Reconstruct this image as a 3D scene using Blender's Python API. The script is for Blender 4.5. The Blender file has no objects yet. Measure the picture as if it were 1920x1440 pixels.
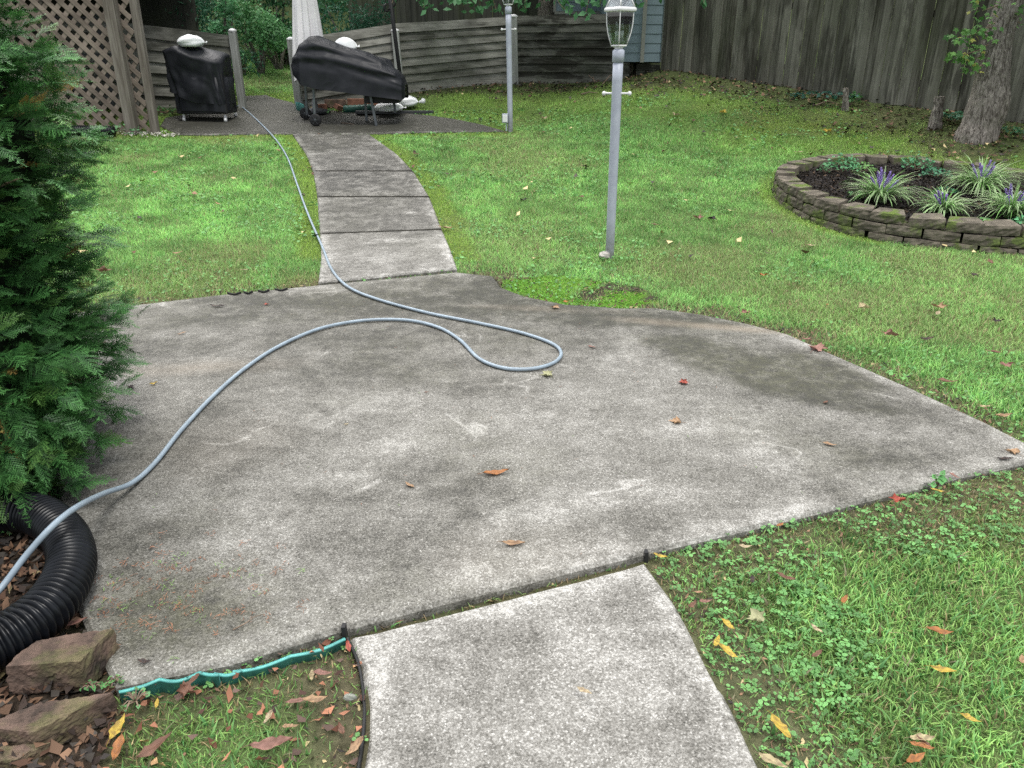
import bpy, math, random
import numpy as np
from mathutils import Vector, Matrix
from mathutils.geometry import delaunay_2d_cdt
random.seed(7); RNG = np.random.default_rng(11)
S = bpy.context.scene; COL = S.collection
# ------------------------------------------------------------ camera, world, sun, exposure
F = 1423.0; TH = math.radians(23.3); CH = 1.6
cam_d = bpy.data.cameras.new('camera'); cam = bpy.data.objects.new('camera', cam_d); COL.objects.link(cam)
cam.location = (0, 0, CH); cam.rotation_euler = (math.pi/2 - TH, 0, 0)
cam_d.sensor_width = 36; cam_d.lens = F/1920*36; cam_d.clip_start = .05; cam_d.clip_end = 300
S.camera = cam
SUN_EL, SUN_AZ = math.radians(62), math.radians(-35)
w = bpy.data.worlds.new('World'); S.world = w; w.use_nodes = True
wn, wl = w.node_tree.nodes, w.node_tree.links
bg = wn['Background']; sky = wn.new('ShaderNodeTexSky'); sky.sky_type = 'NISHITA'; sky.sun_disc = False
sky.sun_elevation = SUN_EL; sky.sun_rotation = SUN_AZ; sky.dust_density = 4; sky.air_density = 1.0; sky.ozone_density = 1
hs = wn.new('ShaderNodeHueSaturation'); hs.inputs['Saturation'].default_value = .28
wl.new(sky.outputs[0], hs.inputs['Color']); wl.new(hs.outputs[0], bg.inputs[0]); bg.inputs[1].default_value = .15
sd = bpy.data.lights.new('sun', 'SUN'); sun = bpy.data.objects.new('sun', sd); COL.objects.link(sun)
sd.energy = 1.3; sd.angle = math.radians(18); sd.color = (1, .97, .92)
sun.rotation_euler = (math.radians(28), 0, math.radians(30)); sun.location = (-5, 4, 12)
S.view_settings.view_transform = 'Standard'; S.view_settings.look = 'None'
S.view_settings.exposure = 1.17; S.view_settings.gamma = 1
S.render.engine = 'CYCLES'; S.cycles.use_denoising = False; S.cycles.use_adaptive_sampling = False; S.cycles.max_bounces = 8; S.cycles.transparent_max_bounces = 16
# ------------------------------------------------------------ pixel rays and terrain
cT, sT = math.cos(TH), math.sin(TH)
def ray(px, py):
    u = (px-960)/F; v = (720-py)/F
    return np.array([u, cT+v*sT, -sT+v*cT])
def Q(px, py, Y):
    d = ray(px, py); t = Y/d[1]; return np.array([d[0]*t, Y, CH+d[2]*t])
CP=[]
for y in (-4,-1,2,4,5): 
    for x in (-9,-6,-3,0,3,6,9): CP.append((x,y,0.0))
for x in (-2,0,1.5,3,5): CP.append((x,6.0,0.02))
for x in (-4,-3,-2,-1,0,1,2): 
    for y,z in ((7.5,.12),(9,.29),(10.3,.44)): CP.append((x,y,z))
CP+=[(-6,8,.2),(-7,11,.55),(3.5,7.0,.06),(5,7.0,.06),(3,8.5,.26),(5,8.5,.3),(7,7,.1),(9,8,.35),(4,9.7,.5)]
for px,py,Y in [(-100,245,11.3),(200,252,11.3),(340,251,11.6),(500,250,11.6),(650,250,11.6),(800,249,11.6),(945,247,11.7),
  (1000,235,12.1),(1100,205,12.6),(1200,200,12.4),(1300,190,12.2),
  (400,225,12.6),(550,225,12.6),(700,223,12.7),(300,205,13.4),(440,203,14.0),(560,203,13.8),(500,182,16),(520,140,18.5),(500,120,20.5),
  (760,178,14.0),(850,160,14.6),(960,153,14.9),(1165,147,15.2),(1240,130,15.0),(1370,146,13.9),(1500,160,13.0),(1650,183,12.0),(1790,205,11.0),(1920,232,10.3),(1835,255,9.9),(1700,235,10.8),(1500,210,11.6),(2100,262,9.2)]:
    CP.append(tuple(Q(px,py,Y)))
CP+=[(-8,14,1.0),(-8,20,2.0),(-3,24,3.2),(-8,26,3.6),(1,19,2.0),(5,19,2.2),(10,14,1.6),(10,19,2.4),(3,26,3.5),(10,27,3.6),(-14,12,.8),(-14,20,2.0),(-20,26,3.6),(14,8,.6),(16,20,2.6),(-18,2,0),(18,0,0),(0,-10,0),(-14,-8,0),(14,-8,0),(0,40,6.5),(-20,40,6.5),(20,40,6.5),(-25,10,.8),(25,10,1.0)]
CP=np.array(CP)
def tps(r2): return 0.5*r2*np.log(r2+1e-9)
n=len(CP); D=((CP[:,None,:2]-CP[None,:,:2])**2).sum(2)
A=np.zeros((n+3,n+3)); A[:n,:n]=tps(D)+np.eye(n)*.05; A[:n,n]=1; A[:n,n+1:]=CP[:,:2]; A[n:,:n]=A[:n,n:].T
W=np.linalg.solve(A,np.concatenate([CP[:,2],[0,0,0]]))
GX0,GX1,GY0,GY1,GS=-26,26,-10,41,.25
gx=np.arange(GX0,GX1+.01,GS); gy=np.arange(GY0,GY1+.01,GS)
X,Y_=np.meshgrid(gx,gy); P_=np.stack([X.ravel(),Y_.ravel()],1)
R=tps(((P_[:,None,:]-CP[None,:,:2])**2).sum(2))
ZG=(R@W[:n]+W[n]+P_@W[n+1:]).reshape(X.shape)
sm=np.clip((Y_-4.8)/1.6,0,1); sm=sm*sm*(3-2*sm); ZG=np.maximum(ZG,0)*sm
def ZT(x,y):
    x=np.asarray(x,float); y=np.asarray(y,float)
    fx=np.clip((x-GX0)/GS,0,len(gx)-1.001); fy=np.clip((y-GY0)/GS,0,len(gy)-1.001)
    i=fx.astype(int); j=fy.astype(int); a=fx-i; b=fy-j
    return (ZG[j,i]*(1-a)+ZG[j,i+1]*a)*(1-b)+(ZG[j+1,i]*(1-a)+ZG[j+1,i+1]*a)*b
def P(px,py,h=0.0):
    d=ray(px,py); t=np.arange(.8,45,.02); 
    g=CH+d[2]*t-ZT(d[0]*t,d[1]*t)-h
    k=np.argmax(g<0); 
    if not (g<0).any(): return None
    t0=t[k-1]; t1=t[k]; s=g[k-1]/(g[k-1]-g[k]); tt=t0+(t1-t0)*s
    return np.array([d[0]*tt,d[1]*tt,CH+d[2]*tt])
def PZ(px, py, z):
    d = ray(px, py); t = (z-CH)/d[2]; return np.array([d[0]*t, d[1]*t, z])
def PX(p):
    x, y, z = p[..., 0], p[..., 1], p[..., 2]-CH
    dep = y*cT - z*sT; up = y*sT + z*cT
    dep = np.where(dep < .1, .1, dep)
    return 960+F*x/dep, 720-F*up/dep
def zt(x, y): return float(ZT(x, y))
def W2(*pp): return [tuple(P(a, b)[:2]) for a, b in pp]
# ------------------------------------------------------------ noise
def vnoise(x, y, seed=0):
    xi = np.floor(x).astype(np.int64); yi = np.floor(y).astype(np.int64); fx = x-xi; fy = y-yi
    fx = fx*fx*(3-2*fx); fy = fy*fy*(3-2*fy)
    def h(a, b):
        n = (a*374761393 + b*668265263 + seed*974634777) & 0xffffffff
        n = ((n ^ (n >> 13))*1274126177) & 0xffffffff
        return ((n ^ (n >> 16)) & 0xffff)/65535.0
    return (h(xi, yi)*(1-fx)+h(xi+1, yi)*fx)*(1-fy)+(h(xi, yi+1)*(1-fx)+h(xi+1, yi+1)*fx)*fy
def fbm(x, y, sc, seed=0, oct=4):
    x = np.asarray(x, float); y = np.asarray(y, float)
    s = 0; a = .5; t = 0
    for k in range(oct):
        s = s+a*vnoise(x*sc*2**k+13.7*k, y*sc*2**k-7.1*k, seed+k); t += a; a *= .5
    return s/t
def sstep(a, b, x):
    t = np.clip((x-a)/(b-a), 0, 1); return t*t*(3-2*t)
def pip(x, y, poly):
    c = np.zeros(np.shape(x), bool); n = len(poly)
    for i in range(n):
        x1, y1 = poly[i]; x2, y2 = poly[(i+1) % n]
        if y1 == y2: continue
        m = ((y1 > y) != (y2 > y)) & (x < (x2-x1)*(y-y1)/(y2-y1)+x1)
        c ^= m
    return c
def dpoly(x, y, poly, closed=True):
    d = np.full(np.shape(x), 1e9); n = len(poly)
    for i in range(n if closed else n-1):
        x1, y1 = poly[i]; x2, y2 = poly[(i+1) % n]
        dx, dy = x2-x1, y2-y1; L = dx*dx+dy*dy+1e-12
        t = np.clip(((x-x1)*dx+(y-y1)*dy)/L, 0, 1)
        d = np.minimum(d, np.hypot(x-x1-t*dx, y-y1-t*dy))
    return d
def catmull(pts, n=8, closed=False):
    P_ = [np.array(p, float) for p in pts]; out = []; N = len(P_)
    rng = range(N) if closed else range(N-1)
    for i in rng:
        a = P_[(i-1) % N] if closed or i > 0 else 2*P_[0]-P_[1]
        b = P_[i]; c = P_[(i+1) % N]
        d = P_[(i+2) % N] if closed or i+2 < N else 2*P_[-1]-P_[-2]
        for k in range(n):
            t = k/n
            out.append(.5*((2*b)+(-a+c)*t+(2*a-5*b+4*c-d)*t*t+(-a+3*b-3*c+d)*t**3))
    if not closed: out.append(P_[-1])
    return out
# ------------------------------------------------------------ object helpers
def tag(o, label=None, cat=None, group=None, kind=None):
    if label: o['label'] = label
    if cat: o['category'] = cat
    if group: o['group'] = group
    if kind: o['kind'] = kind
    return o
def empty(name, loc, label=None, cat=None, group=None, kind=None, rot=(0, 0, 0)):
    o = bpy.data.objects.new(name, None); COL.objects.link(o); o.location = tuple(loc); o.rotation_euler = rot
    o.empty_display_size = .1
    return tag(o, label, cat, group, kind)
def link(name, me, parent=None, world=True, loc=None):
    o = bpy.data.objects.new(name, me); COL.objects.link(o)
    if parent is not None:
        o.parent = parent
        if world:
            b = parent; off = Vector((0, 0, 0))
            while b is not None: off += b.location; b = b.parent
            o.location = (Vector(loc) if loc is not None else Vector((0, 0, 0)))-off
        elif loc is not None: o.location = loc
    elif loc is not None: o.location = loc
    return o
def mesh(name, V, Fs, mat, smooth=False, col=None):
    me = bpy.data.meshes.new(name)
    me.from_pydata([tuple(map(float, v)) for v in V], [], [tuple(f) for f in Fs])
    if mat: me.materials.append(mat)
    if smooth: me.polygons.foreach_set('use_smooth', [True]*len(me.polygons))
    if col is not None:
        a = me.color_attributes.new('Col', 'FLOAT_COLOR', 'POINT'); a.data.foreach_set('color', np.asarray(col, np.float32).ravel())
    me.update(); return me
def npmesh(name, V, Fq, mat, col=None, smooth=False):
    """V (n,3), Fq (m,k) with k fixed"""
    me = bpy.data.meshes.new(name); V = np.asarray(V, np.float32); Fq = np.asarray(Fq, np.int32); k = Fq.shape[1]
    me.vertices.add(len(V)); me.vertices.foreach_set('co', V.ravel())
    me.loops.add(Fq.size); me.loops.foreach_set('vertex_index', Fq.ravel())
    me.polygons.add(len(Fq)); me.polygons.foreach_set('loop_start', np.arange(0, Fq.size, k, dtype=np.int32))
    me.polygons.foreach_set('loop_total', np.full(len(Fq), k, np.int32))
    if mat: me.materials.append(mat)
    me.update(calc_edges=True)
    if smooth: me.polygons.foreach_set('use_smooth', np.ones(len(Fq), bool))
    if col is not None:
        a = me.color_attributes.new('Col', 'FLOAT_COLOR', 'POINT'); a.data.foreach_set('color', np.asarray(col, np.float32).ravel())
    me.validate(); return me
def box_vf(sx, sy, sz, c=(0, 0, 0), bev=0.0):
    x, y, z = sx/2, sy/2, sz/2
    V = [(c[0]+a*x, c[1]+b*y, c[2]+d*z) for d in (-1, 1) for b in (-1, 1) for a in (-1, 1)]
    return V, [(0, 2, 3, 1), (4, 5, 7, 6), (0, 1, 5, 4), (2, 6, 7, 3), (0, 4, 6, 2), (1, 3, 7, 5)]
def bar(a, b, w_, t_, up=(0, 0, 1)):
    """box from a to b, width w_ along up-ish, thickness t_"""
    a = Vector(a); b = Vector(b); d = (b-a).normalized(); u = Vector(up); s = d.cross(u)
    s.normalize(); u = s.cross(d).normalized(); V = []
    for p in (a, b):
        for (i, j) in ((-1, -1), (1, -1), (1, 1), (-1, 1)): V.append(p+s*(i*t_/2)+u*(j*w_/2))
    return V, [(0, 3, 2, 1), (4, 5, 6, 7), (0, 1, 5, 4), (1, 2, 6, 5), (2, 3, 7, 6), (3, 0, 4, 7)]
def tube(pts, rad, n=10, cap=True, prof=None):
    pts = [Vector(tuple(p)) for p in pts]; V = []; Fs = []; N = len(pts)
    r = rad if hasattr(rad, '__len__') else [rad]*N
    t = (pts[1]-pts[0]).normalized(); ref = Vector((0, 0, 1)) if abs(t.z) < .9 else Vector((1, 0, 0))
    s = t.cross(ref).normalized()
    for i in range(N):
        t = (pts[min(i+1, N-1)]-pts[max(i-1, 0)]).normalized()
        s = (s-t*s.dot(t)).normalized(); u = t.cross(s)
        for k in range(n):
            a = 2*math.pi*k/n; m = prof(i, a) if prof else 1
            V.append(pts[i]+(s*math.cos(a)+u*math.sin(a))*r[i]*m)
        if i:
            for k in range(n):
                Fs.append(((i-1)*n+k, (i-1)*n+(k+1) % n, i*n+(k+1) % n, i*n+k))
    if cap:
        Fs.append(tuple(range(n))[::-1]); Fs.append(tuple(range((N-1)*n, N*n)))
    return V, Fs
def lathe(prof, n=20, c=(0, 0, 0), rot=0):
    V = []; Fs = []
    for r, z in prof:
        for k in range(n):
            a = 2*math.pi*k/n+rot; V.append((c[0]+r*math.cos(a), c[1]+r*math.sin(a), c[2]+z))
    for i in range(len(prof)-1):
        for k in range(n): Fs.append((i*n+k, i*n+(k+1) % n, (i+1)*n+(k+1) % n, (i+1)*n+k))
    Fs.append(tuple(range(n))[::-1]); Fs.append(tuple(range((len(prof)-1)*n, len(prof)*n)))
    return V, Fs
def join(*vfs):
    V = []; Fs = []
    for v, f in vfs:
        o = len(V); V += list(v); Fs += [tuple(i+o for i in q) for q in f]
    return V, Fs
def add(name, vf, mat, parent=None, smooth=False, world=True, bevel=0, **k):
    """one mesh object; its vertices are given in world space (or in the parent's space when world is False)"""
    V, Fs = vf
    if parent is None and world:
        c = np.mean(np.array([tuple(v) for v in V]), axis=0); c[2] = min(v[2] for v in V)
        V = [(v[0]-c[0], v[1]-c[1], v[2]-c[2]) for v in V]; o = link(name, mesh(name, V, Fs, mat, smooth), None, loc=tuple(c))
    elif world:
        c = np.mean(np.array([tuple(v) for v in V]), axis=0)
        V = [(v[0]-c[0], v[1]-c[1], v[2]-c[2]) for v in V]; o = link(name, mesh(name, V, Fs, mat, smooth), parent, True, tuple(c))
    else: o = link(name, mesh(name, V, Fs, mat, smooth), parent, False)
    if bevel:
        m = o.modifiers.new('bevel', 'BEVEL'); m.width = bevel; m.segments = 2; m.limit_method = 'ANGLE'
    return tag(o, **k)
# ------------------------------------------------------------ materials
class NT:
    def __init__(s, name, rough=.8, spec=.3):
        s.m = bpy.data.materials.new(name); s.m.use_nodes = True; s.n = s.m.node_tree.nodes; s.l = s.m.node_tree.links
        s.b = s.n['Principled BSDF']; s.b.inputs['Roughness'].default_value = rough; s.b.inputs['Specular IOR Level'].default_value = spec
        s.tc = None
    def co(s, kind='Object', scale=(1, 1, 1), rnd=False):
        if kind == 'World': o = s.n.new('ShaderNodeNewGeometry').outputs['Position']
        else: o = s.n.new('ShaderNodeTexCoord').outputs[kind]
        mp = s.n.new('ShaderNodeMapping'); mp.inputs['Scale'].default_value = scale; s.l.new(o, mp.inputs[0])
        if rnd:
            oi = s.n.new('ShaderNodeObjectInfo'); mu = s.n.new('ShaderNodeMath'); mu.operation = 'MULTIPLY'; mu.inputs[1].default_value = 57
            s.l.new(oi.outputs['Random'], mu.inputs[0]); s.l.new(mu.outputs[0], mp.inputs['Location'])
        return mp.outputs[0]
    def noise(s, co, sc, det=4, rough=.55, dist=0):
        t = s.n.new('ShaderNodeTexNoise'); t.inputs['Scale'].default_value = sc; t.inputs['Detail'].default_value = det
        t.inputs['Roughness'].default_value = rough; t.inputs['Distortion'].default_value = dist; s.l.new(co, t.inputs['Vector']); return t.outputs['Fac']
    def vor(s, co, sc, feat='F1', out='Distance'):
        t = s.n.new('ShaderNodeTexVoronoi'); t.inputs['Scale'].default_value = sc; t.feature = feat; s.l.new(co, t.inputs['Vector']); return t.outputs[out]
    def ramp(s, f, a, b, ca=0, cb=1):
        t = s.n.new('ShaderNodeMapRange'); t.inputs[1].default_value = a; t.inputs[2].default_value = b; t.inputs[3].default_value = ca; t.inputs[4].default_value = cb
        s.l.new(f, t.inputs[0]); return t.outputs[0]
    def math(s, op, a, b=None):
        t = s.n.new('ShaderNodeMath'); t.operation = op
        for i, v in enumerate((a, b)):
            if v is None: continue
            if isinstance(v, (int, float)): t.inputs[i].default_value = v
            else: s.l.new(v, t.inputs[i])
        return t.outputs[0]
    def mix(s, f, a, b, blend='MIX'):
        t = s.n.new('ShaderNodeMix'); t.data_type = 'RGBA'; t.blend_type = blend
        for i, v in ((0, f), (6, a), (7, b)):
            if isinstance(v, (int, float)): t.inputs[i].default_value = v
            elif isinstance(v, tuple): t.inputs[i].default_value = (*v, 1)
            else: s.l.new(v, t.inputs[i])
        return t.outputs[2]
    def attr(s, name='Col'):
        t = s.n.new('ShaderNodeVertexColor'); t.layer_name = name; return t.outputs['Color'], t.outputs['Alpha']
    def sep(s, c):
        t = s.n.new('ShaderNodeSeparateColor'); s.l.new(c, t.inputs[0]); return t.outputs[0], t.outputs[1], t.outputs[2]
    def bump(s, h, st=.3, d=.01):
        t = s.n.new('ShaderNodeBump'); t.inputs['Strength'].default_value = st; t.inputs['Distance'].default_value = d
        s.l.new(h, t.inputs['Height']); s.l.new(t.outputs[0], s.b.inputs['Normal'])
    def base(s, c):
        if isinstance(c, tuple): s.b.inputs['Base Color'].default_value = (*c, 1)
        else: s.l.new(c, s.b.inputs['Base Color'])
        return s
    def rnd(s):
        return s.n.new('ShaderNodeObjectInfo').outputs['Random']
def simple(name, c, rough=.6, spec=.4, var=.25, sc=8, bump=0, metal=0):
    t = NT(name, rough, spec); co = t.co('Object', rnd=True); n = t.noise(co, sc, 5)
    t.base(t.mix(t.ramp(n, .3, .7), tuple(v*(1-var) for v in c), tuple(min(1, v*(1+var)) for v in c)))
    t.b.inputs['Metallic'].default_value = metal
    if bump: t.bump(t.noise(co, sc*6, 4), bump, .01)
    return t.m
def leafmat(name, rough=.5, trans=.35, spec=.35):
    """colour from the mesh's own leaf colours, light shining through"""
    t = NT(name, rough, spec); c, a = t.attr(); t.base(c)
    tr = t.n.new('ShaderNodeBsdfTranslucent'); mx = t.n.new('ShaderNodeMixShader'); mx.inputs[0].default_value = trans
    t.l.new(c, tr.inputs[0]); t.l.new(t.b.outputs[0], mx.inputs[1]); t.l.new(tr.outputs[0], mx.inputs[2])
    t.l.new(mx.outputs[0], t.n['Material Output'].inputs[0]); return t.m
M = {}
def m_concrete(name, lift=0.0, tint=(1.0, .995, .965)):
    t = NT(name, .72, .35); co = t.co('World')
    c, al = t.attr(); dk, pl, gr = t.sep(c)
    n1 = t.noise(co, 3.2, 7, .66); n2 = t.noise(co, 17, 6, .7); n3 = t.noise(co, 125, 4, .75); n4 = t.noise(co, 46, 4, .7); vo = t.vor(co, 210, out='Color'); v1, v2, v3 = t.sep(vo)
    stre = t.noise(t.co('World', (1.6, 5, 1)), 1.8, 6, .7)
    f = t.math('ADD', t.math('MULTIPLY', n1, .5), t.math('MULTIPLY', n2, .33)); f = t.math('ADD', f, t.math('MULTIPLY', stre, .25)); f = t.ramp(f, .26, .86)
    pm = t.math('MULTIPLY', pl, t.ramp(t.math('ADD', n2, t.math('MULTIPLY', n1, .5)), .55, .95, .15, 1.0)); dm = t.math('MULTIPLY', dk, t.ramp(t.noise(co, 7.5, 8, .75), .36, .58, .25, 1.15))
    f = t.math('SUBTRACT', t.math('ADD', f, t.math('MULTIPLY', pm, .46)), t.math('MULTIPLY', dm, .56))
    f = t.math('ADD', f, t.ramp(n3, .34, .66, -.24, .24)); f = t.math('ADD', f, t.ramp(n4, .35, .65, -.075, .075)); f = t.math('ADD', f, t.ramp(v1, 0, 1, -.17, .17)); f = t.math('ADD', f, t.math('MULTIPLY', t.ramp(v3, .86, .93, 0, .26), t.ramp(dk, .2, .9, 1, .1))); f = t.math('ADD', f, lift)
    ln = t.noise(co, .95, 3, .5, .6); lw = t.ramp(t.math('ABSOLUTE', t.math('SUBTRACT', ln, .5)), .0, .010, 1, 0); lw = t.math('MULTIPLY', lw, t.ramp(t.noise(co, 2.1, 3), .52, .62)); f = t.math('ADD', f, t.math('MULTIPLY', t.math('MULTIPLY', lw, n2), .62))
    r = t.n.new('ShaderNodeValToRGB'); e = r.color_ramp.elements
    e[0].position = 0; e[0].color = (.038, .037, .033, 1); e[1].position = 1; e[1].color = (.43, .425, .41, 1)
    for p, k in ((.25, (.09, .087, .078)), (.5, (.165, .16, .148)), (.75, (.255, .25, .236))):
        x = e.new(p); x.color = (*k, 1)
    t.l.new(f, r.inputs[0]); cc = r.outputs[0]
    g = t.math('MULTIPLY', gr, t.ramp(n2, .3, .65)); cc = t.mix(t.math('MULTIPLY', g, .6), cc, t.mix(t.ramp(n3, .3, .7), (.05, .052, .028), (.13, .13, .075)))
    g2 = t.math('MULTIPLY', t.math('SUBTRACT', 1.0, al), t.ramp(n1, .3, .6, .4, 1)); cc = t.mix(t.math('MULTIPLY', g2, .7), cc, t.mix(t.ramp(n3, .3, .7), (.17, .14, .105), (.33, .275, .215)))
    cc = t.mix(1.0, cc, tint, 'MULTIPLY')
    t.base(cc); hb = t.math('ADD', t.math('MULTIPLY', n3, .8), t.math('MULTIPLY', v2, .5)); t.bump(hb, .55, .004)
    rr = t.ramp(dk, 0, 1, .78, .6); t.l.new(rr, t.b.inputs['Roughness']); return t.m
M['concrete'] = m_concrete('concrete', .035); M['path_concrete'] = m_concrete('path_concrete', .12); M['damp_concrete'] = m_concrete('damp_concrete', -.22)
def m_wood(name, light, dark, green=.0, axis='x', sc=1.0, stain=0):
    t = NT(name, .85, .2)
    s1 = {'x': (1.2, 26, 26), 'z': (26, 26, 1.2)}[axis]; s2 = {'x': (2, 8, 8), 'z': (7, 7, .9)}[axis]
    g = t.noise(t.co('Object', s1, True), sc*2.2, 6, .65, .3); b = t.noise(t.co('World', s2), .8, 5, .6); kn = t.vor(t.co('Object', {'x': (.8, 5, 5), 'z': (5, 5, .8)}[axis], True), 1.2)
    f = t.math('ADD', t.math('MULTIPLY', g, .5), t.math('MULTIPLY', b, .6)); f = t.math('ADD', f, t.ramp(t.rnd(), 0, 1, -.10, .10))
    c = t.mix(t.ramp(f, .38, .72), dark, light); c = t.mix(t.ramp(kn, .0, .11, .75, 0), c, tuple(v*.35 for v in dark))
    if green: c = t.mix(t.math('MULTIPLY', t.ramp(t.noise(t.co('World'), 1.1, 4), .45, .65), green), c, (.05, .065, .03))
    if stain:
        st = t.noise(t.co('World', {'x': (.7, .7, 3.2), 'z': (3.2, 3.2, .45)}[axis]), 1.3, 6, .68, .4); c = t.mix(t.math('MULTIPLY', t.ramp(st, .50, .57), stain), c, (.020, .019, .014))
    t.base(c); t.bump(g, .5, .004); return t.m
M['fence_wood'] = m_wood('fence_wood', (.20, .20, .172), (.03, .032, .026), .4, 'x', stain=.85)  # darker wood: mildew stains, plus tree shade put into the base colours
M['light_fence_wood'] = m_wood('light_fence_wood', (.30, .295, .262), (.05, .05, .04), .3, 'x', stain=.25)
M['board_fence'] = m_wood('board_fence', (.215, .212, .176), (.04, .038, .028), .3, 'z', stain=.62)
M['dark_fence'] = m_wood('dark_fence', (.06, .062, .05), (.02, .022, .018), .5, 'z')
M['post_wood'] = m_wood('post_wood', (.30, .275, .245), (.10, .086, .072), .1, 'z')
M['lattice_wood'] = m_wood('lattice_wood', (.25, .205, .172), (.10, .08, .066), .0, 'x')
M['gatepost'] = m_wood('gatepost', (.40, .41, .39), (.15, .155, .14), .25, 'z')
M['grey_paint'] = simple('grey_paint', (.36, .385, .45), .45, .4, .14, 9, .15)
_g = NT('grey_post_paint', .45, .4); _go = _g.co('Object'); _gz = _g.n.new('ShaderNodeSeparateXYZ'); _g.l.new(_go, _gz.inputs[0]); _gn = _g.noise(_go, 11, 5, .7)
_gc = _g.mix(_g.ramp(_gn, .35, .65), (.33, .355, .42), (.40, .425, .49)); _gf = _g.math('MULTIPLY', _g.ramp(_gz.outputs[2], .0, .34, 1, 0), _g.ramp(_g.noise(_go, 30, 5, .7), .3, .6, .3, 1)); _gc = _g.mix(_gf, _gc, (.13, .13, .115)); _gc = _g.mix(_g.ramp(_g.noise(_g.co('Object', (1, 1, .3)), 60, 4, .8), .64, .70, 0, .6), _gc, (.12, .11, .10)); _g.base(_gc); _g.bump(_gn, .15, .003); M['post_paint'] = _g.m
M['white_paint'] = simple('white_paint', (.68, .68, .68), .45, .4, .08, 20)
M['bag'] = simple('white_plastic_bag', (.78, .80, .80), .45, .4, .06, 6, .15)
M['cover'] = simple('black_cover', (.005, .006, .009), .42, .4, .3, 3, .5)
_c = NT('black_cover_cloth', .50, .32); _co = _c.co('Object'); _c.base(_c.mix(_c.ramp(_c.noise(_co, 6, 4), .3, .7), (.004, .005, .008), (.012, .013, .017)))
_n = _c.noise(_c.co('Object', (1, 1, .55)), 2.6, 1.5, .4, 1.0); _r = _c.math('ABSOLUTE', _c.math('SUBTRACT', _n, .5)); _c.bump(_c.math('ADD', _c.math('MULTIPLY', _r, -1.0), _c.math('MULTIPLY', _c.noise(_co, 14, 2), .06)), .8, .035); M['cover'] = _c.m
M['black_metal'] = simple('black_metal', (.03, .032, .036), .45, .5, .3, 10)
M['steel'] = simple('galvanised_leg', (.10, .11, .12), .4, .5, .2, 10, 0, .4)
M['rubber'] = simple('black_rubber', (.015, .015, .016), .6, .3, .2, 20)
M['canopy'] = simple('umbrella_canvas', (.74, .72, .73), .8, .2, .07, 4, .1)
M['hose'] = simple('grey_hose', (.25, .31, .36), .42, .4, .14, 14)
M['pipe'] = simple('black_pipe_plastic', (.005, .006, .008), .32, .28, .5, 18)
M['teal'] = simple('teal_edging_plastic', (.09, .34, .31), .5, .4, .35, 22)
M['green_edging'] = simple('green_edging_plastic', (.015, .075, .055), .5, .4, .25, 12)
M['black_edging'] = simple('black_edging_plastic', (.02, .02, .02), .6, .3, .3, 12)
M['siding'] = simple('blue_grey_siding', (.15, .205, .225), .6, .3, .10, 5)
M['trim'] = simple('pale_trim', (.20, .21, .18), .6, .3, .12, 5)
M['brick'] = simple('red_brick', (.20, .10, .07), .9, .2, .35, 14, .3)
M['sock'] = simple('white_rock', (.36, .34, .31), .8, .2, .2, 20, .2)
M['dirt'] = simple('joint_dirt', (.022, .020, .015), .95, .05, .5, 30)
M['twig'] = simple('dry_twig', (.20, .15, .11), .9, .1, .3, 20)
M['leaf'] = leafmat('leaf', .55, .3); M['grass'] = leafmat('grass_blade', .5, .35, .3); M['conifer'] = leafmat('conifer_spray', .5, .2, .35)
M['dryleaf'] = leafmat('fallen_leaf', .6, .15, .35)
M['mulch'] = leafmat('mulch_chip', .8, .0, .25)
def m_soil():
    t = NT('lawn_soil', .95, .1); c, a = t.attr(); co = t.co('World'); n = t.noise(co, 40, 5, .7); n2 = t.noise(co, 9, 4)
    c = t.mix(t.ramp(n, .3, .7), t.mix(.55, c, (.0, .0, .0)), t.mix(.25, c, (.16, .13, .09)))
    t.base(c); t.bump(n, .8, .02); return t.m
M['soil'] = m_soil()
def m_stone(name, a, b, moss):
    t = NT(name, .9, .2); co = t.co('Object', rnd=True); n = t.noise(co, 9, 6, .65); g = t.noise(co, 60, 4, .7)
    c = t.mix(t.ramp(n, .35, .68), a, b); geo = t.n.new('ShaderNodeNewGeometry'); sp = t.n.new('ShaderNodeSeparateXYZ'); t.l.new(geo.outputs['Normal'], sp.inputs[0])
    mo = t.noise(t.co('World'), 5.5, 4, .6); f = t.math('MULTIPLY', t.ramp(mo, .5, .60), t.ramp(sp.outputs[2], -.4, .6, .4, 1)); f = t.math('MULTIPLY', f, moss)
    c = t.mix(f, c, t.mix(t.ramp(g, .3, .7), (.05, .085, .015), (.13, .19, .03)))
    t.base(c); t.bump(t.math('ADD', t.math('MULTIPLY', g, .6), n), .7, .02); return t.m
M['block'] = m_stone('planter_block', (.065, .058, .045), (.19, .165, .13), .9)
M['redblock'] = m_stone('red_block', (.045, .036, .030), (.20, .135, .105), .30)
def m_bark():
    t = NT('bark', .95, .1); co = t.co('Object', (1, 1, .28)); v = t.noise(co, 34, 5, .6, 1.2); n = t.noise(t.co('Object'), 5, 4)
    c = t.mix(t.ramp(v, .36, .62), (.07, .06, .05), (.33, .30, .265)); c = t.mix(t.ramp(n, .52, .75, 0, .35), c, (.16, .17, .11)); t.base(c); t.bump(v, 1, .03); return t.m
M['bark'] = m_bark()
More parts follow.
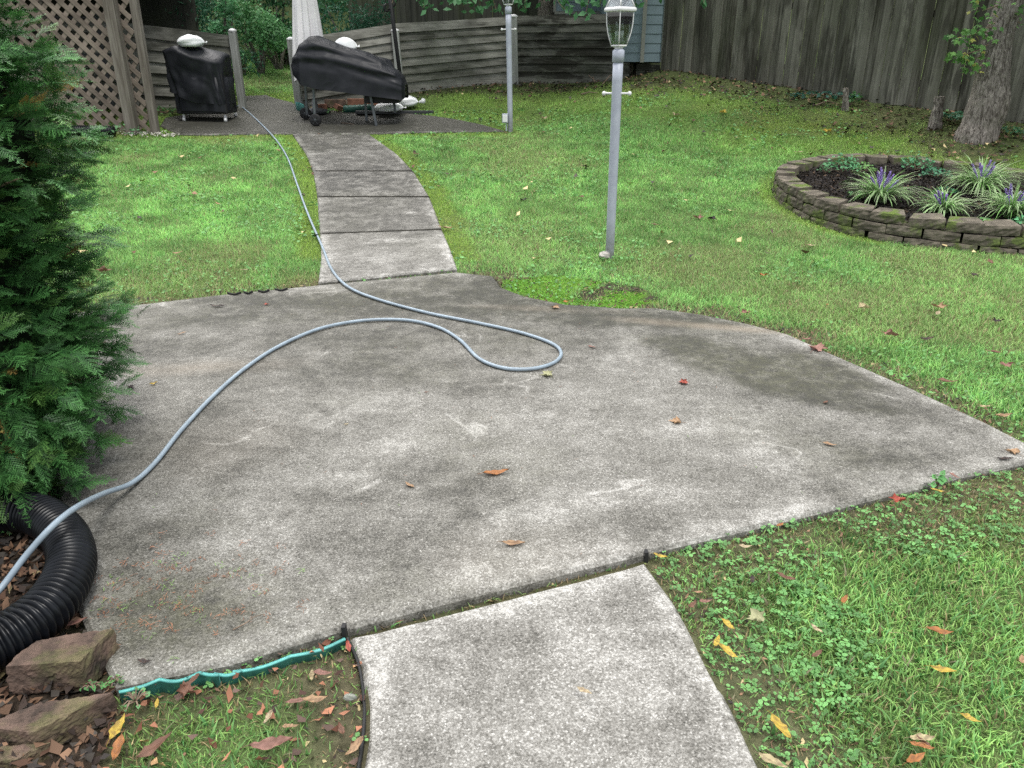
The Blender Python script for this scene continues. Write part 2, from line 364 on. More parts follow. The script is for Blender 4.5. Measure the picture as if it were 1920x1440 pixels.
def m_glass():
    t = NT('lantern_glass', .05, .5); t.base((.9, .95, .95)); tr = t.n.new('ShaderNodeBsdfTransparent'); tr.inputs[0].default_value = (.86, .92, .92, 1)
    gl = t.n.new('ShaderNodeBsdfGlossy'); gl.inputs['Roughness'].default_value = .08; fr = t.n.new('ShaderNodeFresnel'); fr.inputs[0].default_value = 1.6
    mx = t.n.new('ShaderNodeMixShader'); t.l.new(t.math('ADD', fr.outputs[0], .05), mx.inputs[0]); t.l.new(tr.outputs[0], mx.inputs[1]); t.l.new(gl.outputs[0], mx.inputs[2])
    t.l.new(mx.outputs[0], t.n['Material Output'].inputs[0]); return t.m
M['glass'] = m_glass()
# ------------------------------------------------------------ ground outlines (world metres)
PATIO = W2((598, 534), (450, 548), (300, 566), (170, 582), (20, 604))+[(-3.9, 4.6), (-3.3, 3.4), (-2.35, 2.9)]+W2((95, 905), (135, 1010), (140, 1120), (165, 1185), (216, 1284), (430, 1242), (645, 1177), (900, 1112), (1210, 1036), (1560, 954), (1800, 893), (1920, 868), (1976, 852), (1920, 828), (1850, 792), (1700, 723), (1545, 657), (1480, 627), (1400, 606), (1320, 590), (1230, 577), (1160, 577), (1060, 570), (985, 555), (940, 538), (925, 517), (857, 510))
NEAR = W2((655, 1181), (677, 1240), (687, 1310), (685, 1370), (675, 1440), (662, 1530))+[(-.33, 1.0), (-.35, .2), (.75, .2)]+W2((1520, 1560), (1440, 1440), (1385, 1330), (1325, 1220), (1262, 1110), (1211, 1041))
UL = [(548, 252), (575, 290), (588, 325), (595, 370), (600, 440), (603, 480), (597, 532)]
UR = [(693, 253), (745, 290), (775, 322), (805, 370), (828, 430), (845, 470), (857, 506)]
UPATH = W2(*UL)+W2(*UR[::-1])
MOSSPATCH = W2((940, 520), (1050, 512), (1200, 535), (1240, 560), (1160, 575), (1060, 568), (985, 553), (940, 536))
UPATIO = W2((335, 253), (300, 237), (310, 222), (370, 213), (430, 206), (455, 203), (458, 190), (452, 181), (500, 179), (520, 186), (548, 193), (566, 204), (640, 210), (740, 212), (800, 217), (850, 224), (905, 235), (947, 247), (690, 251.5), (545, 251.5))
RING = [(2.84, 8.1), (2.96, 7.5), (3.26, 7.06), (3.8, 6.74), (4.46, 6.52), (5.15, 6.55), (5.8, 6.95), (6.12, 7.6), (5.95, 8.3), (5.55, 8.72), (5.08, 9.1), (4.65, 9.34), (4.12, 9.45), (3.62, 9.32), (3.12, 8.95), (2.9, 8.55)]
RINGC = [tuple(p) for p in catmull(RING, 10, True)]
BED = W2((95, 905), (135, 1010), (140, 1120), (165, 1185), (216, 1284))+[(-1.0, 1.35), (-1.15, 1.1), (-2.2, .9), (-4.2, 1.2), (-4.4, 4.2), (-3.3, 4.4), (-2.95, 3.4), (-2.35, 2.9)]
def blob(x, y, px, py, rx, ry, rot=0):
    c = P(px, py); a = math.radians(rot); dx = x-c[0]; dy = y-c[1]
    u = dx*math.cos(a)+dy*math.sin(a); v = -dx*math.sin(a)+dy*math.cos(a)
    wob = (fbm(x, y, 2.2, 31)-.5)*1.1
    return np.clip(1.35-np.sqrt((u/rx)**2+(v/ry)**2)+wob, 0, 1)
def slab(name, poly, zf, thick, res, colf, mat, parent=None, jitter=.004, **k):
    d = []; n = len(poly)
    for i in range(n):
        a = np.array(poly[i]); b = np.array(poly[(i+1) % n]); m = max(1, int(np.hypot(*(b-a))/.08))
        for j in range(m): d.append(a+(b-a)*j/m)
    d = np.array(d)
    area = sum(d[i][0]*d[(i+1) % len(d)][1]-d[(i+1) % len(d)][0]*d[i][1] for i in range(len(d)))
    if area < 0: d = d[::-1]
    t = np.roll(d, -1, 0)-np.roll(d, 1, 0); nn = np.stack([t[:, 1], -t[:, 0]], 1); nn /= np.linalg.norm(nn, axis=1)[:, None]
    wj = (fbm(d[:, 0], d[:, 1], 9, 3, 3)-.5)*2*jitter; d = d+nn*wj[:, None]
    inn = d-nn*.014
    x0, y0 = d.min(0); x1, y1 = d.max(0)
    X_, Yy = np.meshgrid(np.arange(x0, x1, res), np.arange(y0, y1, res)); X_ = X_.ravel(); Yy = Yy.ravel()
    il = [tuple(p) for p in inn]; ok = pip(X_, Yy, il) & (dpoly(X_, Yy, il) > res*.5); X_ = X_[ok]; Yy = Yy[ok]
    N = len(inn); pts = [Vector(p) for p in inn]+[Vector((a, b)) for a, b in zip(X_, Yy)]
    r = delaunay_2d_cdt(pts, [(i, (i+1) % N) for i in range(N)], [], 1, 1e-6)
    ov = np.array([tuple(v) for v in r[0]]); tri = [tuple(f) for f in r[2]]
    orig = {}
    for i, s in enumerate(r[3]):
        for q in s: orig[q] = i
    # boundary ring in order
    bi = [orig[i] for i in range(N)]
    zt_ = zf(ov[:, 0], ov[:, 1]); V = [(a, b, c) for (a, b), c in zip(ov, zt_)]; Fs = list(tri); nb = len(V)
    zo = zf(d[:, 0], d[:, 1])
    for (p, z) in zip(d, zo): V.append((p[0], p[1], z-.012))
    for (p, z) in zip(d, zo): V.append((p[0], p[1], z-thick))
    for i in range(N):
        j = (i+1) % N; Fs.append((bi[i], nb+i, nb+j, bi[j])); Fs.append((nb+i, nb+N+i, nb+N+j, nb+j))
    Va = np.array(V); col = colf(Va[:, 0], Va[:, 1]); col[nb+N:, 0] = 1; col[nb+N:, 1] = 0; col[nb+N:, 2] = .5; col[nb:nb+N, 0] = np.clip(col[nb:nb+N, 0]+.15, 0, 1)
    # face orientation: top faces up
    me = mesh(name, Va-np.array([Va[:, 0].mean(), Va[:, 1].mean(), Va[:, 2].min()]), Fs, mat, False, col)
    o = link(name, me, parent, True, (Va[:, 0].mean(), Va[:, 1].mean(), Va[:, 2].min()))
    return tag(o, **k)
def col_patio(x, y):
    e = dpoly(x, y, PATIO); r = np.zeros_like(x); g = np.zeros_like(x); b = np.zeros_like(x); a = np.ones_like(x)
    big = fbm(x, y, .9, 5, 5); med = fbm(x, y, 2.6, 9, 4)
    r += sstep(.5, .72, big)*.30+sstep(3.2, 4.8, y)*.40
    for px, py, rx, ry, rot, s in [(1300, 650, .38, .16, -25, 1.1), (1420, 690, .46, .19, -20, 1.8), (1550, 745, .3, .10, -28, .7), (1560, 745, .4, .13, -30, .45), (900, 555, 1.2, .35, 0, .35), (700, 580, .8, .3, 0, .30), (1150, 600, .9, .16, -8, .6), (1000, 560, .45, .2, -20, .8),
                               (640, 640, .45, .25, 0, .35), (760, 690, .4, .2, 20, .3), (520, 700, .5, .2, 10, .3), (420, 600, .4, .14, 10, .35), (330, 800, .25, .35, 10, .3), (300, 650, .5, .18, 0, .25), (620, 560, .9, .2, 0, .4),
                               (300, 1150, .25, .16, 0, .55), (250, 1040, .2, .25, 0, .3), (870, 720, .3, .2, 0, .28), (870, 870, .2, .25, 0, .22), (1250, 880, .3, .15, 0, .2), (1640, 850, .35, .13, -20, .35), (1130, 590, 1.3, .10, -6, .9), (960, 560, .35, .16, -30, .8), (1020, 640, .4, .2, 0, .2), (1300, 540, .5, .12, -15, .3)]:
        r += blob(x, y, px, py, rx, ry, rot)*s
    for px, py, rx, ry, rot, s in [(660, 770, .35, .16, 15, .5), (1180, 680, .22, .18, 0, .55), (1180, 650, .14, .3, 10, .35), (1430, 820, .10, .3, -8, .5), (1340, 800, .35, .1, 0, .4), (1130, 940, .4, .08, 15, .6), (660, 910, .1, .16, 0, .35), (935, 990, .08, .3, 0, .3), (560, 540, .4, .10, 0, .35), (1100, 1040, .7, .10, 12, .45), (1650, 650, .4, .2, 0, .2),
                               (1640, 800, .3, .1, -20, .2), (740, 840, .3, .12, 10, .3), (980, 790, .4, .12, 0, .25), (480, 960, .35, .2, 0, .2), (600, 1100, .35, .15, 0, .2), (1500, 850, .2, .2, 0, .3), (1380, 660, .3, .08, -20, .3)]:
        g += blob(x, y, px, py, rx, ry, rot)*s
    r += sstep(.30, .02, dpoly(x, y, MOSSPATCH))*.75*(.4+fbm(x, y, 5, 19))
    # thin pale arcs left by a broom or by dragging
    th = np.abs(fbm(x, y, 1.1, 77, 3)-.5); g += sstep(.012, .0, th)*.22*sstep(.45, .6, med)
    near = sstep(3.6, 2.0, y); g += near*.03; b += .12
    g += sstep(.16, .02, e)*.62*(.5+med)*(1-sstep(4.9, 5.3, y)*(x > -.3)*(x < 1.6))
    b += sstep(.5, .66, fbm(x, y, 1.6, 21, 4))*.25+sstep(.2, 1, r)*.3
    b += blob(x, y, 300, 1150, .3, .3)*.55+blob(x, y, 1420, 690, .5, .25, -20)*.6
    # silt left in the low spot by the conifer and washed soil by the moss
    sil = blob(x, y, 265, 728, .34, .24, 12); a -= sil*.0; g += sil*.22; r *= (1-sil*.6)
    sand = blob(x, y, 360, 690, .45, .12, 10)*.45+blob(x, y, 1330, 612, .55, .07, -14)*.8+blob(x, y, 1000, 578, .5, .07, -8)*.35+blob(x, y, 400, 850, .3, .3)*.15+blob(x, y, 960, 1045, .3, .2)*.12
    a -= np.clip(sand, 0, .9)
    return np.stack([np.clip(r, 0, 1), np.clip(g, 0, 1), np.clip(b, 0, 1), a], 1)
def col_path(poly, dark=0.0, topdark=False):
    def f(x, y):
        e = dpoly(x, y, poly); r = np.full_like(x, dark)+sstep(.5, .7, fbm(x, y, 1.5, 15, 4))*.3; g = sstep(.11, .015, e)*1.0*(.35+fbm(x, y, 3, 2)); b = sstep(.5, .7, fbm(x, y, 1.2, 8))*.25
        if topdark: r = r+sstep(6.2, 8.0, y)*.52+.12; g = g+sstep(7.2, 5.8, y)*.22
        for xl, jl, xr, jr in (((590, 322, 773, 322), (597, 370.5, 806, 370.5), (601, 440, 828, 432)) if topdark else ()):
            p_, q_ = P(xl, jl), P(xr, jr); jd = np.abs(y-(p_[1]+(q_[1]-p_[1])*(x-p_[0])/(q_[0]-p_[0]))); r = r+sstep(.040, .020, jd)*1.8; g = g*(jd > .03)
        if topdark: g = g+sstep(.62, .70, fbm(x*1, y*3.2, 1.7, 41, 4))*.5
        th = np.abs(fbm(x, y, 1.3, 55, 3)-.5); g = g+sstep(.015, 0, th)*.25
        return np.stack([np.clip(r, 0, 1), np.clip(g, 0, 1), b, np.ones_like(x)], 1)
    return f
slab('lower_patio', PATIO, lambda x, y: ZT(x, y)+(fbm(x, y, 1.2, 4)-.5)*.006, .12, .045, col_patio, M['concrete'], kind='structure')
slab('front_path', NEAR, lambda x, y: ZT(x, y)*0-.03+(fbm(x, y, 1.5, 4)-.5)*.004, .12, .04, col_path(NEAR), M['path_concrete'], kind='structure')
wp = empty('walkway', (*UPATH[3], zt(*UPATH[3])), kind='structure')
def lerp_line(L, y):
    for a, b in zip(L, L[1:]):
        if a[1] <= y <= b[1]: t = (y-a[1])/(b[1]-a[1]); return (a[0]+(b[0]-a[0])*t, y)
    return L[-1]
JO = [(252.6, 253.4), (322, 322), (370.5, 370.5), (440, 432), (532, 506)]
for k in range(4):
    (l0, r0), (l1, r1) = JO[k], JO[k+1]; g = (.55, .55, .55, .3)[k] if k else 0; g2 = (.55, .55, .3, .25)[k]
    ls = [lerp_line(UL, l0+g+(l1-g2-l0-g)*t/6) for t in range(7)]; rs = [lerp_line(UR, r0+g+(r1-g2-r0-g)*t/6) for t in range(7)]
    poly = W2(*ls)+W2(*rs[::-1])
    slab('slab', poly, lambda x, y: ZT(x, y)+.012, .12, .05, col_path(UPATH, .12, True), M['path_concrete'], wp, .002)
for xl, jl, xr, jr in ((590, 322, 773, 322), (597, 370.5, 806, 370.5), (601, 440, 828, 432)):
    p_, q_ = P(xl+1, jl), P(xr-1, jr); pts_j = [p_+(q_-p_)*t for t in np.linspace(0, 1, 24)]; V = []; Fs = []
    for i, a_ in enumerate(pts_j):
        w_ = .0055+.006*float(fbm(a_[0], a_[1], 9, 44, 2)); z_ = zt(a_[0], a_[1])+.0125
        V += [(a_[0], a_[1]-w_, z_-.05), (a_[0], a_[1]-w_, z_), (a_[0], a_[1]+w_, z_+.001), (a_[0], a_[1]+w_, z_-.05)]
        if i: b_ = 4*(i-1); Fs += [(b_, b_+1, b_+5, b_+4), (b_+1, b_+2, b_+6, b_+5), (b_+2, b_+3, b_+7, b_+6)]
    add('joint_dirt', (V, Fs), M['dirt'], wp)
def col_up(x, y):
    e = dpoly(x, y, UPATIO); r = .86+sstep(.4, .7, fbm(x, y, 1.2, 6))*.3; g = sstep(.07, .01, e)*1.3*(y < 12)+sstep(.68, .75, fbm(x, y*3, 1.5, 43))*.35
    return np.stack([r, np.clip(g, 0, 1.4), np.full_like(x, .35), np.ones_like(x)], 1)
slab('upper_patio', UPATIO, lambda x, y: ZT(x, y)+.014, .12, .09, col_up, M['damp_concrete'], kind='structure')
# ------------------------------------------------------------ ground sheet
HARD = [PATIO, NEAR, UPATH, UPATIO]
_mp = 0
_MOSS_OLD = W2((940, 520), (1050, 512), (1200, 535), (1240, 560), (1160, 575), (1060, 568), (985, 553), (940, 536))
FENCE_LINE = [tuple(Q(px, 150, Y)[:2]) for px, Y in ((-300, 13.3), (265, 13.5), (440, 14.0), (565, 13.8), (745, 14.2), (960, 14.9), (1165, 15.3))]+[(2.73, 15.0), (6.04, 10.97), (9.5, 6.8)]
def zones(x, y):
    """per point: bare soil, moss, dry, litter weights, and lushness"""
    q = fbm(x, y, 1.3, 101, 5); q2 = fbm(x, y, 3.5, 111, 4)
    ed = np.minimum(dpoly(x, y, PATIO), dpoly(x, y, NEAR)); eu = dpoly(x, y, UPATH); ep = dpoly(x, y, UPATIO)
    fl = dpoly(x, y, FENCE_LINE, False); rg = dpoly(x, y, RINGC)
    bare = sstep(.30, .04, ed-(q2-.5)*.35)*.75
    nearR = (x > .35) & (y < 2.6) & (x < 1.6); dn = dpoly(x, y, NEAR)
    bare = np.where(nearR, np.maximum(bare, sstep(.42, .08, dn-(q-.5)*.9)*.75), bare)
    bare = np.where((y < 2.9) & (y > 1.5) & (x > .45), np.maximum(bare, sstep(.42, .1, ed-(q-.5)*.9)*.75), bare)
    lb = (x < -.25) & (y < 2.0); bare = np.where(lb, np.maximum(bare, sstep(.30, .08, dn-(q2-.5)*.5)*.95), bare); bare = np.where(lb, np.maximum(bare, sstep(.4, .0, np.hypot(x+1.15, y-1.35)-.0)*.8), bare)
    litter = sstep(1.5, .3, fl-(q-.5)*1.8+(y < 14)*(x < 2)*.3)*(y > 8)
    litter = np.where((x > 5.0) & (y > 8.7), np.maximum(litter, sstep(1.3, .5, np.hypot(x-5.9, y-10)-(q-.5)*1.2)), litter)
    moss = sstep(.30, .10, eu-(q2-.5)*.2)*(y > 6.3)*.95
    moss = np.maximum(moss, sstep(.34, .12, ep-(q2-.5)*.25)*.8)
    moss = np.maximum(moss, sstep(3.2, 1.2, fl-(q-.5)*2.2)*.75*(y > 8.5))
    moss = np.maximum(moss, sstep(.25, .08, rg)*.7*(x < 3.4))
    mp = pip(x, y, MOSSPATCH); moss = np.where(mp, np.where(q2 > .5, .9, .2), moss); bare = np.where(mp, np.where(fbm(x, y, 2.4, 66) > .5, .25, .95), bare)
    wl_ = (y < 5.95) & (y > 4.3) & (x > -.35) & (x < 2.4); bare = np.where(wl_, np.maximum(bare, sstep(.34, .05, ed-(q2-.5)*.4)*.95), bare)
    dry = sstep(.54, .70, fbm(x, y, .8, 131, 5))*.6
    dry = np.maximum(dry, sstep(.6, .15, np.hypot((x+1.62)/.5, (y-5.75)/.5))*.9)
    dry = np.maximum(dry, sstep(1, .2, np.hypot((x-2.1)/1.2, (y-5.6)/.45))*.55)
    dry = np.maximum(dry, sstep(1, .2, np.hypot((x-.1)/.9, (y-7.0)/1.3))*.5)
    dry = np.maximum(dry, sstep(1, .1, np.hypot((x-.75)/.6, (y-2.55)/.3))*.8)
    return bare, moss, dry, litter, q
xs = np.concatenate([np.arange(-30, -8, .6), np.arange(-8, 9, .07), np.arange(9, 30, .6)]); ys = np.concatenate([np.arange(-9, .5, .5), np.arange(.5, 16, .07), np.arange(16, 41, .5)])
GXX, GYY = np.meshgrid(xs, ys); gx_, gy_ = GXX.ravel(), GYY.ravel()
bare, moss, dry, litter, q = zones(gx_, gy_)
def mixc(a, b, t): return a*(1-t[:, None])+np.array(b)*t[:, None]
gc = np.tile(np.array([.10, .17, .05]), (len(gx_), 1)); gc = mixc(gc, (.10, .19, .03), moss*.95); gc = mixc(gc, (.11, .088, .062), np.clip(bare, 0, 1)*.85); gc = mixc(gc, (.16, .13, .07), dry*.5)
mp = pip(gx_, gy_, MOSSPATCH) & (fbm(gx_, gy_, 3.5, 111, 4)+.12*sstep(1.3, .5, gx_) > .555); gc[pip(gx_, gy_, MOSSPATCH)] = (.05, .052, .035); gc[mp] = (.13, .29, .03)
gc = mixc(gc, (.05, .045, .03), litter*.6); back = (gy_ > 15.5); gc[back] = gc[back]*.5+np.array([.05, .06, .025])*.5
beh = dpoly(gx_, gy_, FENCE_LINE, False)
gc[pip(gx_, gy_, BED)] = (.05, .036, .028)
inh = np.zeros(len(gx_), bool)
for p_ in HARD: inh |= pip(gx_, gy_, p_) & (dpoly(gx_, gy_, p_) > .05)
inr = pip(gx_, gy_, RINGC)
gz = ZT(gx_, gy_)-.016*sstep(6.8, 5.5, gy_)-.012+(fbm(gx_, gy_, 3, 71)-.5)*.03*sstep(.02, .25, np.minimum(dpoly(gx_, gy_, PATIO), dpoly(gx_, gy_, UPATH)))
gz = np.where(inh, gz-.06, gz); gz = gz-.002*sstep(.1, -.4, gx_)*sstep(2.3, 1.9, gy_)-.012*sstep(2.6, 2.0, gy_)
ny, nx = GXX.shape; ii = np.arange(ny*nx).reshape(ny, nx)
fq = np.stack([ii[:-1, :-1].ravel(), ii[:-1, 1:].ravel(), ii[1:, 1:].ravel(), ii[1:, :-1].ravel()], 1)
go = link('ground', npmesh('ground', np.stack([gx_, gy_, gz], 1), fq, M['soil'], np.concatenate([gc, np.ones((len(gc), 1))], 1), True)); tag(go, kind='structure')
def GZ(x, y):
    x = np.asarray(x, float); y = np.asarray(y, float); z = ZT(x, y)-.016*sstep(6.8, 5.5, y)-.012
    return z-.002*sstep(.1, -.4, x)*sstep(2.3, 1.9, y)-.012*sstep(2.6, 2.0, y)
# ------------------------------------------------------------ lawn
def visible(x, y, z, m=520):
    u, v = PX(np.stack([x, y, z], 1)); return (u > -m) & (u < 1920+m) & (v > -m) & (v < 1440+m*1.4) & (y > .6)
def scatter(x0, x1, y0, y1, dens, edge=.0):
    n = int((x1-x0)*(y1-y0)*dens); x = RNG.uniform(x0, x1, n); y = RNG.uniform(y0, y1, n); z = GZ(x, y)
    k = visible(x, y, z); x, y, z = x[k], y[k], z[k]
    for p_ in HARD+[RINGC, BED]:
        k = ~pip(x, y, p_); k &= (dpoly(x, y, p_) > edge) | k*(RNG.random(len(x)) < .25) if edge else k
        x, y, z = x[k], y[k], z[k]
    return x, y, z
def behind_fence(x, y):
    """points beyond the horizontal fence line"""
    fx = [p[0] for p in FENCE_LINE]; fy = [p[1] for p in FENCE_LINE]
    return y > np.interp(x, fx, fy)
GREEN1 = np.array([.37, .63, .18]); GREEN2 = np.array([.155, .39, .11]); YEL = np.array([.46, .50, .20]); STRAW = np.array([.50, .41, .23])
def grass(x, y, z, h, wd, seg, seed, fine=1.0):
    n = len(x); r = np.random.default_rng(seed); bare, moss, dry, litter, q = zones(x, y)
    keep = r.random(n) > np.clip(bare*.72+litter*.8+np.where(moss > .5, moss*.35, 0), 0, .96); x, y, z = x[keep], y[keep], z[keep]
    bare, moss, dry, litter, q = (a[keep] for a in (bare, moss, dry, litter, q)); n = len(x)
    hh = h*r.uniform(.45, 1.25, n)*(1-.45*np.clip(moss+dry*.4+bare*.6, 0, 1))*(.75+.6*fbm(x, y, 1.8, 88)); yaw = r.uniform(0, 2*np.pi, n); lean = r.uniform(.15, 1.15, n)*hh
    ww = wd*r.uniform(.6, 1.3, n); dx, dy = np.cos(yaw), np.sin(yaw); ya2 = yaw+r.uniform(-.7, .7, n)+np.pi/2; sx, sy = np.cos(ya2), np.sin(ya2)
    t = r.random(n)[:, None]; c = GREEN1*t+GREEN2*(1-t); lush = fbm(x, y, .7, 61, 4)[:, None]; c = c*(.6+.8*lush)
    pat = np.clip((fbm(x, y, 5, 63, 3)-.5)*2.4, -1, 1)[:, None]; c = c*(1+.45*pat)
    c = c*(1-dry[:, None]*.42)+YEL*dry[:, None]*.42; dm = (r.random(n) < .07+.17*dry+.35*bare)[:, None]; c = np.where(dm, STRAW*r.uniform(.5, 1.1, n)[:, None], c)
    c = c*(1-moss[:, None]*.6)+np.array([.44, .60, .07])*moss[:, None]*.6
    rows = []
    for k in range(seg+1):
        f = k/seg; cx = x+dx*lean*f*f; cy = y+dy*lean*f*f; cz = z-.004+hh*f*(1-.25*f*lean/np.maximum(hh, 1e-4)); wk = ww*(1-f)**.6 if k < seg else ww*0
        if k < seg:
            rows.append(np.stack([cx-sx*wk/2, cy-sy*wk/2, cz], 1)); rows.append(np.stack([cx+sx*wk/2, cy+sy*wk/2, cz], 1))
        else: rows.append(np.stack([cx, cy, cz], 1))
    V = np.stack(rows, 1); m = V.shape[1]; cols = np.zeros((n, m, 4)); cols[..., 3] = 1
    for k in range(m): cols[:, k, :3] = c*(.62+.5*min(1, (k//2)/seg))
    base = (np.arange(n)*m)[:, None]; tr = []
    for k in range(seg-1):
        a = 2*k; tr += [[a, a+1, a+3], [a, a+3, a+2]]
    a = 2*(seg-1); tr += [[a, a+1, a+2]]
    T = (base[:, None, :]+np.array(tr)[None]).reshape(-1, 3)
    return V.reshape(-1, 3), T, cols.reshape(-1, 4)
def merge(parts):
    V = []; T = []; C = []; o = 0
    for v, t, c in parts: V.append(v); T.append(t+o); C.append(c); o += len(v)
    return np.concatenate(V), np.concatenate(T), np.concatenate(C)
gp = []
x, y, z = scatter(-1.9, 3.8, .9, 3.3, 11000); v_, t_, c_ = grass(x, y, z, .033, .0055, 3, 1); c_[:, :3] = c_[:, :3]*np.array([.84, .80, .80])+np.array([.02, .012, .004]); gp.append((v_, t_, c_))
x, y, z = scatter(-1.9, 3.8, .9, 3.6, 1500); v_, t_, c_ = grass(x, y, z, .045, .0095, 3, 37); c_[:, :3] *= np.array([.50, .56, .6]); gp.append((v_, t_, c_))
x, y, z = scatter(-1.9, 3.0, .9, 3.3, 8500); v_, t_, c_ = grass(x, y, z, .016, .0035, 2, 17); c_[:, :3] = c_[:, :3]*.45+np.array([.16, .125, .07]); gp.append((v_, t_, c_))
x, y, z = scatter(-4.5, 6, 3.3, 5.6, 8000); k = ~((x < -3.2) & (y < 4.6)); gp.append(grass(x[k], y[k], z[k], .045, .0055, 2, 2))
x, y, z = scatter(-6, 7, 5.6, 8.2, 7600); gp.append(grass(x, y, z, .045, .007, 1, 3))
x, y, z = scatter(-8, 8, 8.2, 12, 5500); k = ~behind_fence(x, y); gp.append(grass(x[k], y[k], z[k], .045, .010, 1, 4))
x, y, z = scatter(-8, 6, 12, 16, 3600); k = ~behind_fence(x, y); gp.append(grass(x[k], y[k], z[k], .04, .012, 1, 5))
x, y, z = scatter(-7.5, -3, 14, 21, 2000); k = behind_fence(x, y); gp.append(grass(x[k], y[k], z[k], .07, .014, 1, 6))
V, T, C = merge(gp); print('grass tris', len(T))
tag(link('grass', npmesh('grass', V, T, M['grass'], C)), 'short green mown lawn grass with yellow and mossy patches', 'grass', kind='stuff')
def discs(x, y, z, r_, rng, c, tilt=.5, sides=6, lift=0.0):
    """small roundish leaves"""
    n = len(x); N = rng.normal(0, tilt, (n, 3)); N[:, 2] = 1; N /= np.linalg.norm(N, axis=1)[:, None]
    a = np.cross(N, np.array([0, 0, 1.0])+rng.normal(0, .3, (n, 3))); a /= np.linalg.norm(a, axis=1)[:, None]; b = np.cross(N, a)
    ctr = np.stack([x, y, z+lift], 1); V = [ctr-N*(r_*.15)[:, None]]
    for k in range(sides):
        t = 2*np.pi*k/sides; V.append(ctr+a*(np.cos(t)*r_)[:, None]+b*(np.sin(t)*r_*.85)[:, None])
    V = np.stack(V, 1); m = sides+1; T = np.array([[0, k+1, (k+1) % sides+1] for k in range(sides)])
    T = ((np.arange(n)*m)[:, None, None]+T[None]).reshape(-1, 3); col = np.ones((n, m, 4)); col[..., :3] = c[:, None, :]; col[:, 0, :3] *= .8
    return V.reshape(-1, 3), T, col.reshape(-1, 4)
# clover and small broad-leaved weeds
cp = []
for (a0, a1, b0, b1, dens, rr, trip) in ((-1.7, 3.6, 1.0, 3.2, 1900, .0072, 1), (-4.5, 5.5, 3.2, 6, 600, .011, 0), (-6, 6, 6, 9, 380, .015, 0), (-6, 7, 9, 13, 170, .019, 0)):
    x, y, z = scatter(a0, a1, b0, b1, dens); f = fbm(x, y, 1.5, 141, 4)
    if trip: f = f+.14*sstep(.55, .2, np.hypot((x-.85)/.9, (y-1.65)/.9)); kk = f > .53
    else: kk = f > .5
    bare, moss, dry, litter, q = zones(x, y); kk &= RNG.random(len(x)) > np.clip(bare*.5+litter*.7+dry*.5, 0, .95)
    kk &= ~((dpoly(x, y, PATIO) < .05) & (dpoly(x, y, NEAR) < .05))
    x, y, z = x[kk], y[kk], z[kk]; n = len(x); c = np.array([.17, .385, .12])*RNG.uniform(.5, 1.35, n)[:, None]; hh = RNG.uniform(.008, .036, n)
    if trip:
        ph = RNG.uniform(0, 6.28, n); r_ = rr*RNG.uniform(.45, 1.45, n)
        for k in range(3):
            an = ph+k*2.094; cp.append(discs(x+np.cos(an)*r_*.95, y+np.sin(an)*r_*.95, z+hh, r_*.8, RNG, c, .3, 6))
    else: cp.append(discs(x, y, z+hh*.9, rr*RNG.uniform(.6, 1.3, n), RNG, c, .5, 5))
V, T, C = merge(cp); print('clover tris', len(T))
tag(link('clover', npmesh('clover', V, T, M['leaf'], C)), 'round green clover and small weed leaves growing through the lawn', 'clover', kind='stuff')
# moss cushions
x, y, z = scatter(-.2, 2.0, 4.8, 6.4, 9000); k = pip(x, y, MOSSPATCH) & (fbm(x, y, 3.5, 111, 4)+.12*sstep(1.3, .5, x) > .555); x, y, z = x[k], y[k], z[k]
c = np.array([.15, .40, .03])*RNG.uniform(.6, 1.25, len(x))[:, None]; cv, ct, cc = discs(x, y, z+.006+RNG.uniform(-.008, .010, len(x)), RNG.uniform(.0025, .0065, len(x)), RNG, c, .7, 5)
tag(link('moss', npmesh('moss', cv, ct, M['leaf'], cc)), 'bright yellow green moss patch at the edge of the patio', 'moss', kind='stuff')
def chips(x, y, z, L, Wd, c, rng, tilt=.35):
    """small bent flakes: bark chips and leaf litter"""
    n = len(x); N = rng.normal(0, tilt, (n, 3)); N[:, 2] = 1; N /= np.linalg.norm(N, axis=1)[:, None]
    d = rng.normal(0, 1, (n, 3)); a = np.cross(N, d); a /= np.linalg.norm(a, axis=1)[:, None]; b = np.cross(N, a); ctr = np.stack([x, y, z], 1)
    def pt(u, v, h): return ctr+a*(u*L)[:, None]+b*(v*Wd)[:, None]+N*(h*Wd)[:, None]
    j = lambda: rng.uniform(.7, 1.3, n)
    V = np.stack([pt(-.5*j(), 0*j(), .25*j()), pt(-.1*j(), -.5*j(), 0*j()), pt(.5*j(), -.1*j(), .3*j()), pt(.1*j(), .5*j(), .05*j())], 1)
    T = ((np.arange(n)*4)[:, None, None]+np.array([[0, 1, 3], [1, 2, 3]])[None]).reshape(-1, 3); col = np.ones((n, 4, 4)); col[..., :3] = c[:, None, :]
    return V.reshape(-1, 3), T, col.reshape(-1, 4)
def browns(n, rng, pale=.06):
    P0 = np.array([[.10, .055, .035], [.05, .035, .028], [.16, .095, .06], [.07, .06, .05], [.22, .13, .08], [.035, .03, .027]]); c = P0[rng.integers(0, len(P0), n)]*rng.uniform(.7, 1.3, n)[:, None]
    k = rng.random(n) < pale; c[k] = np.array([.42, .34, .18]); return c
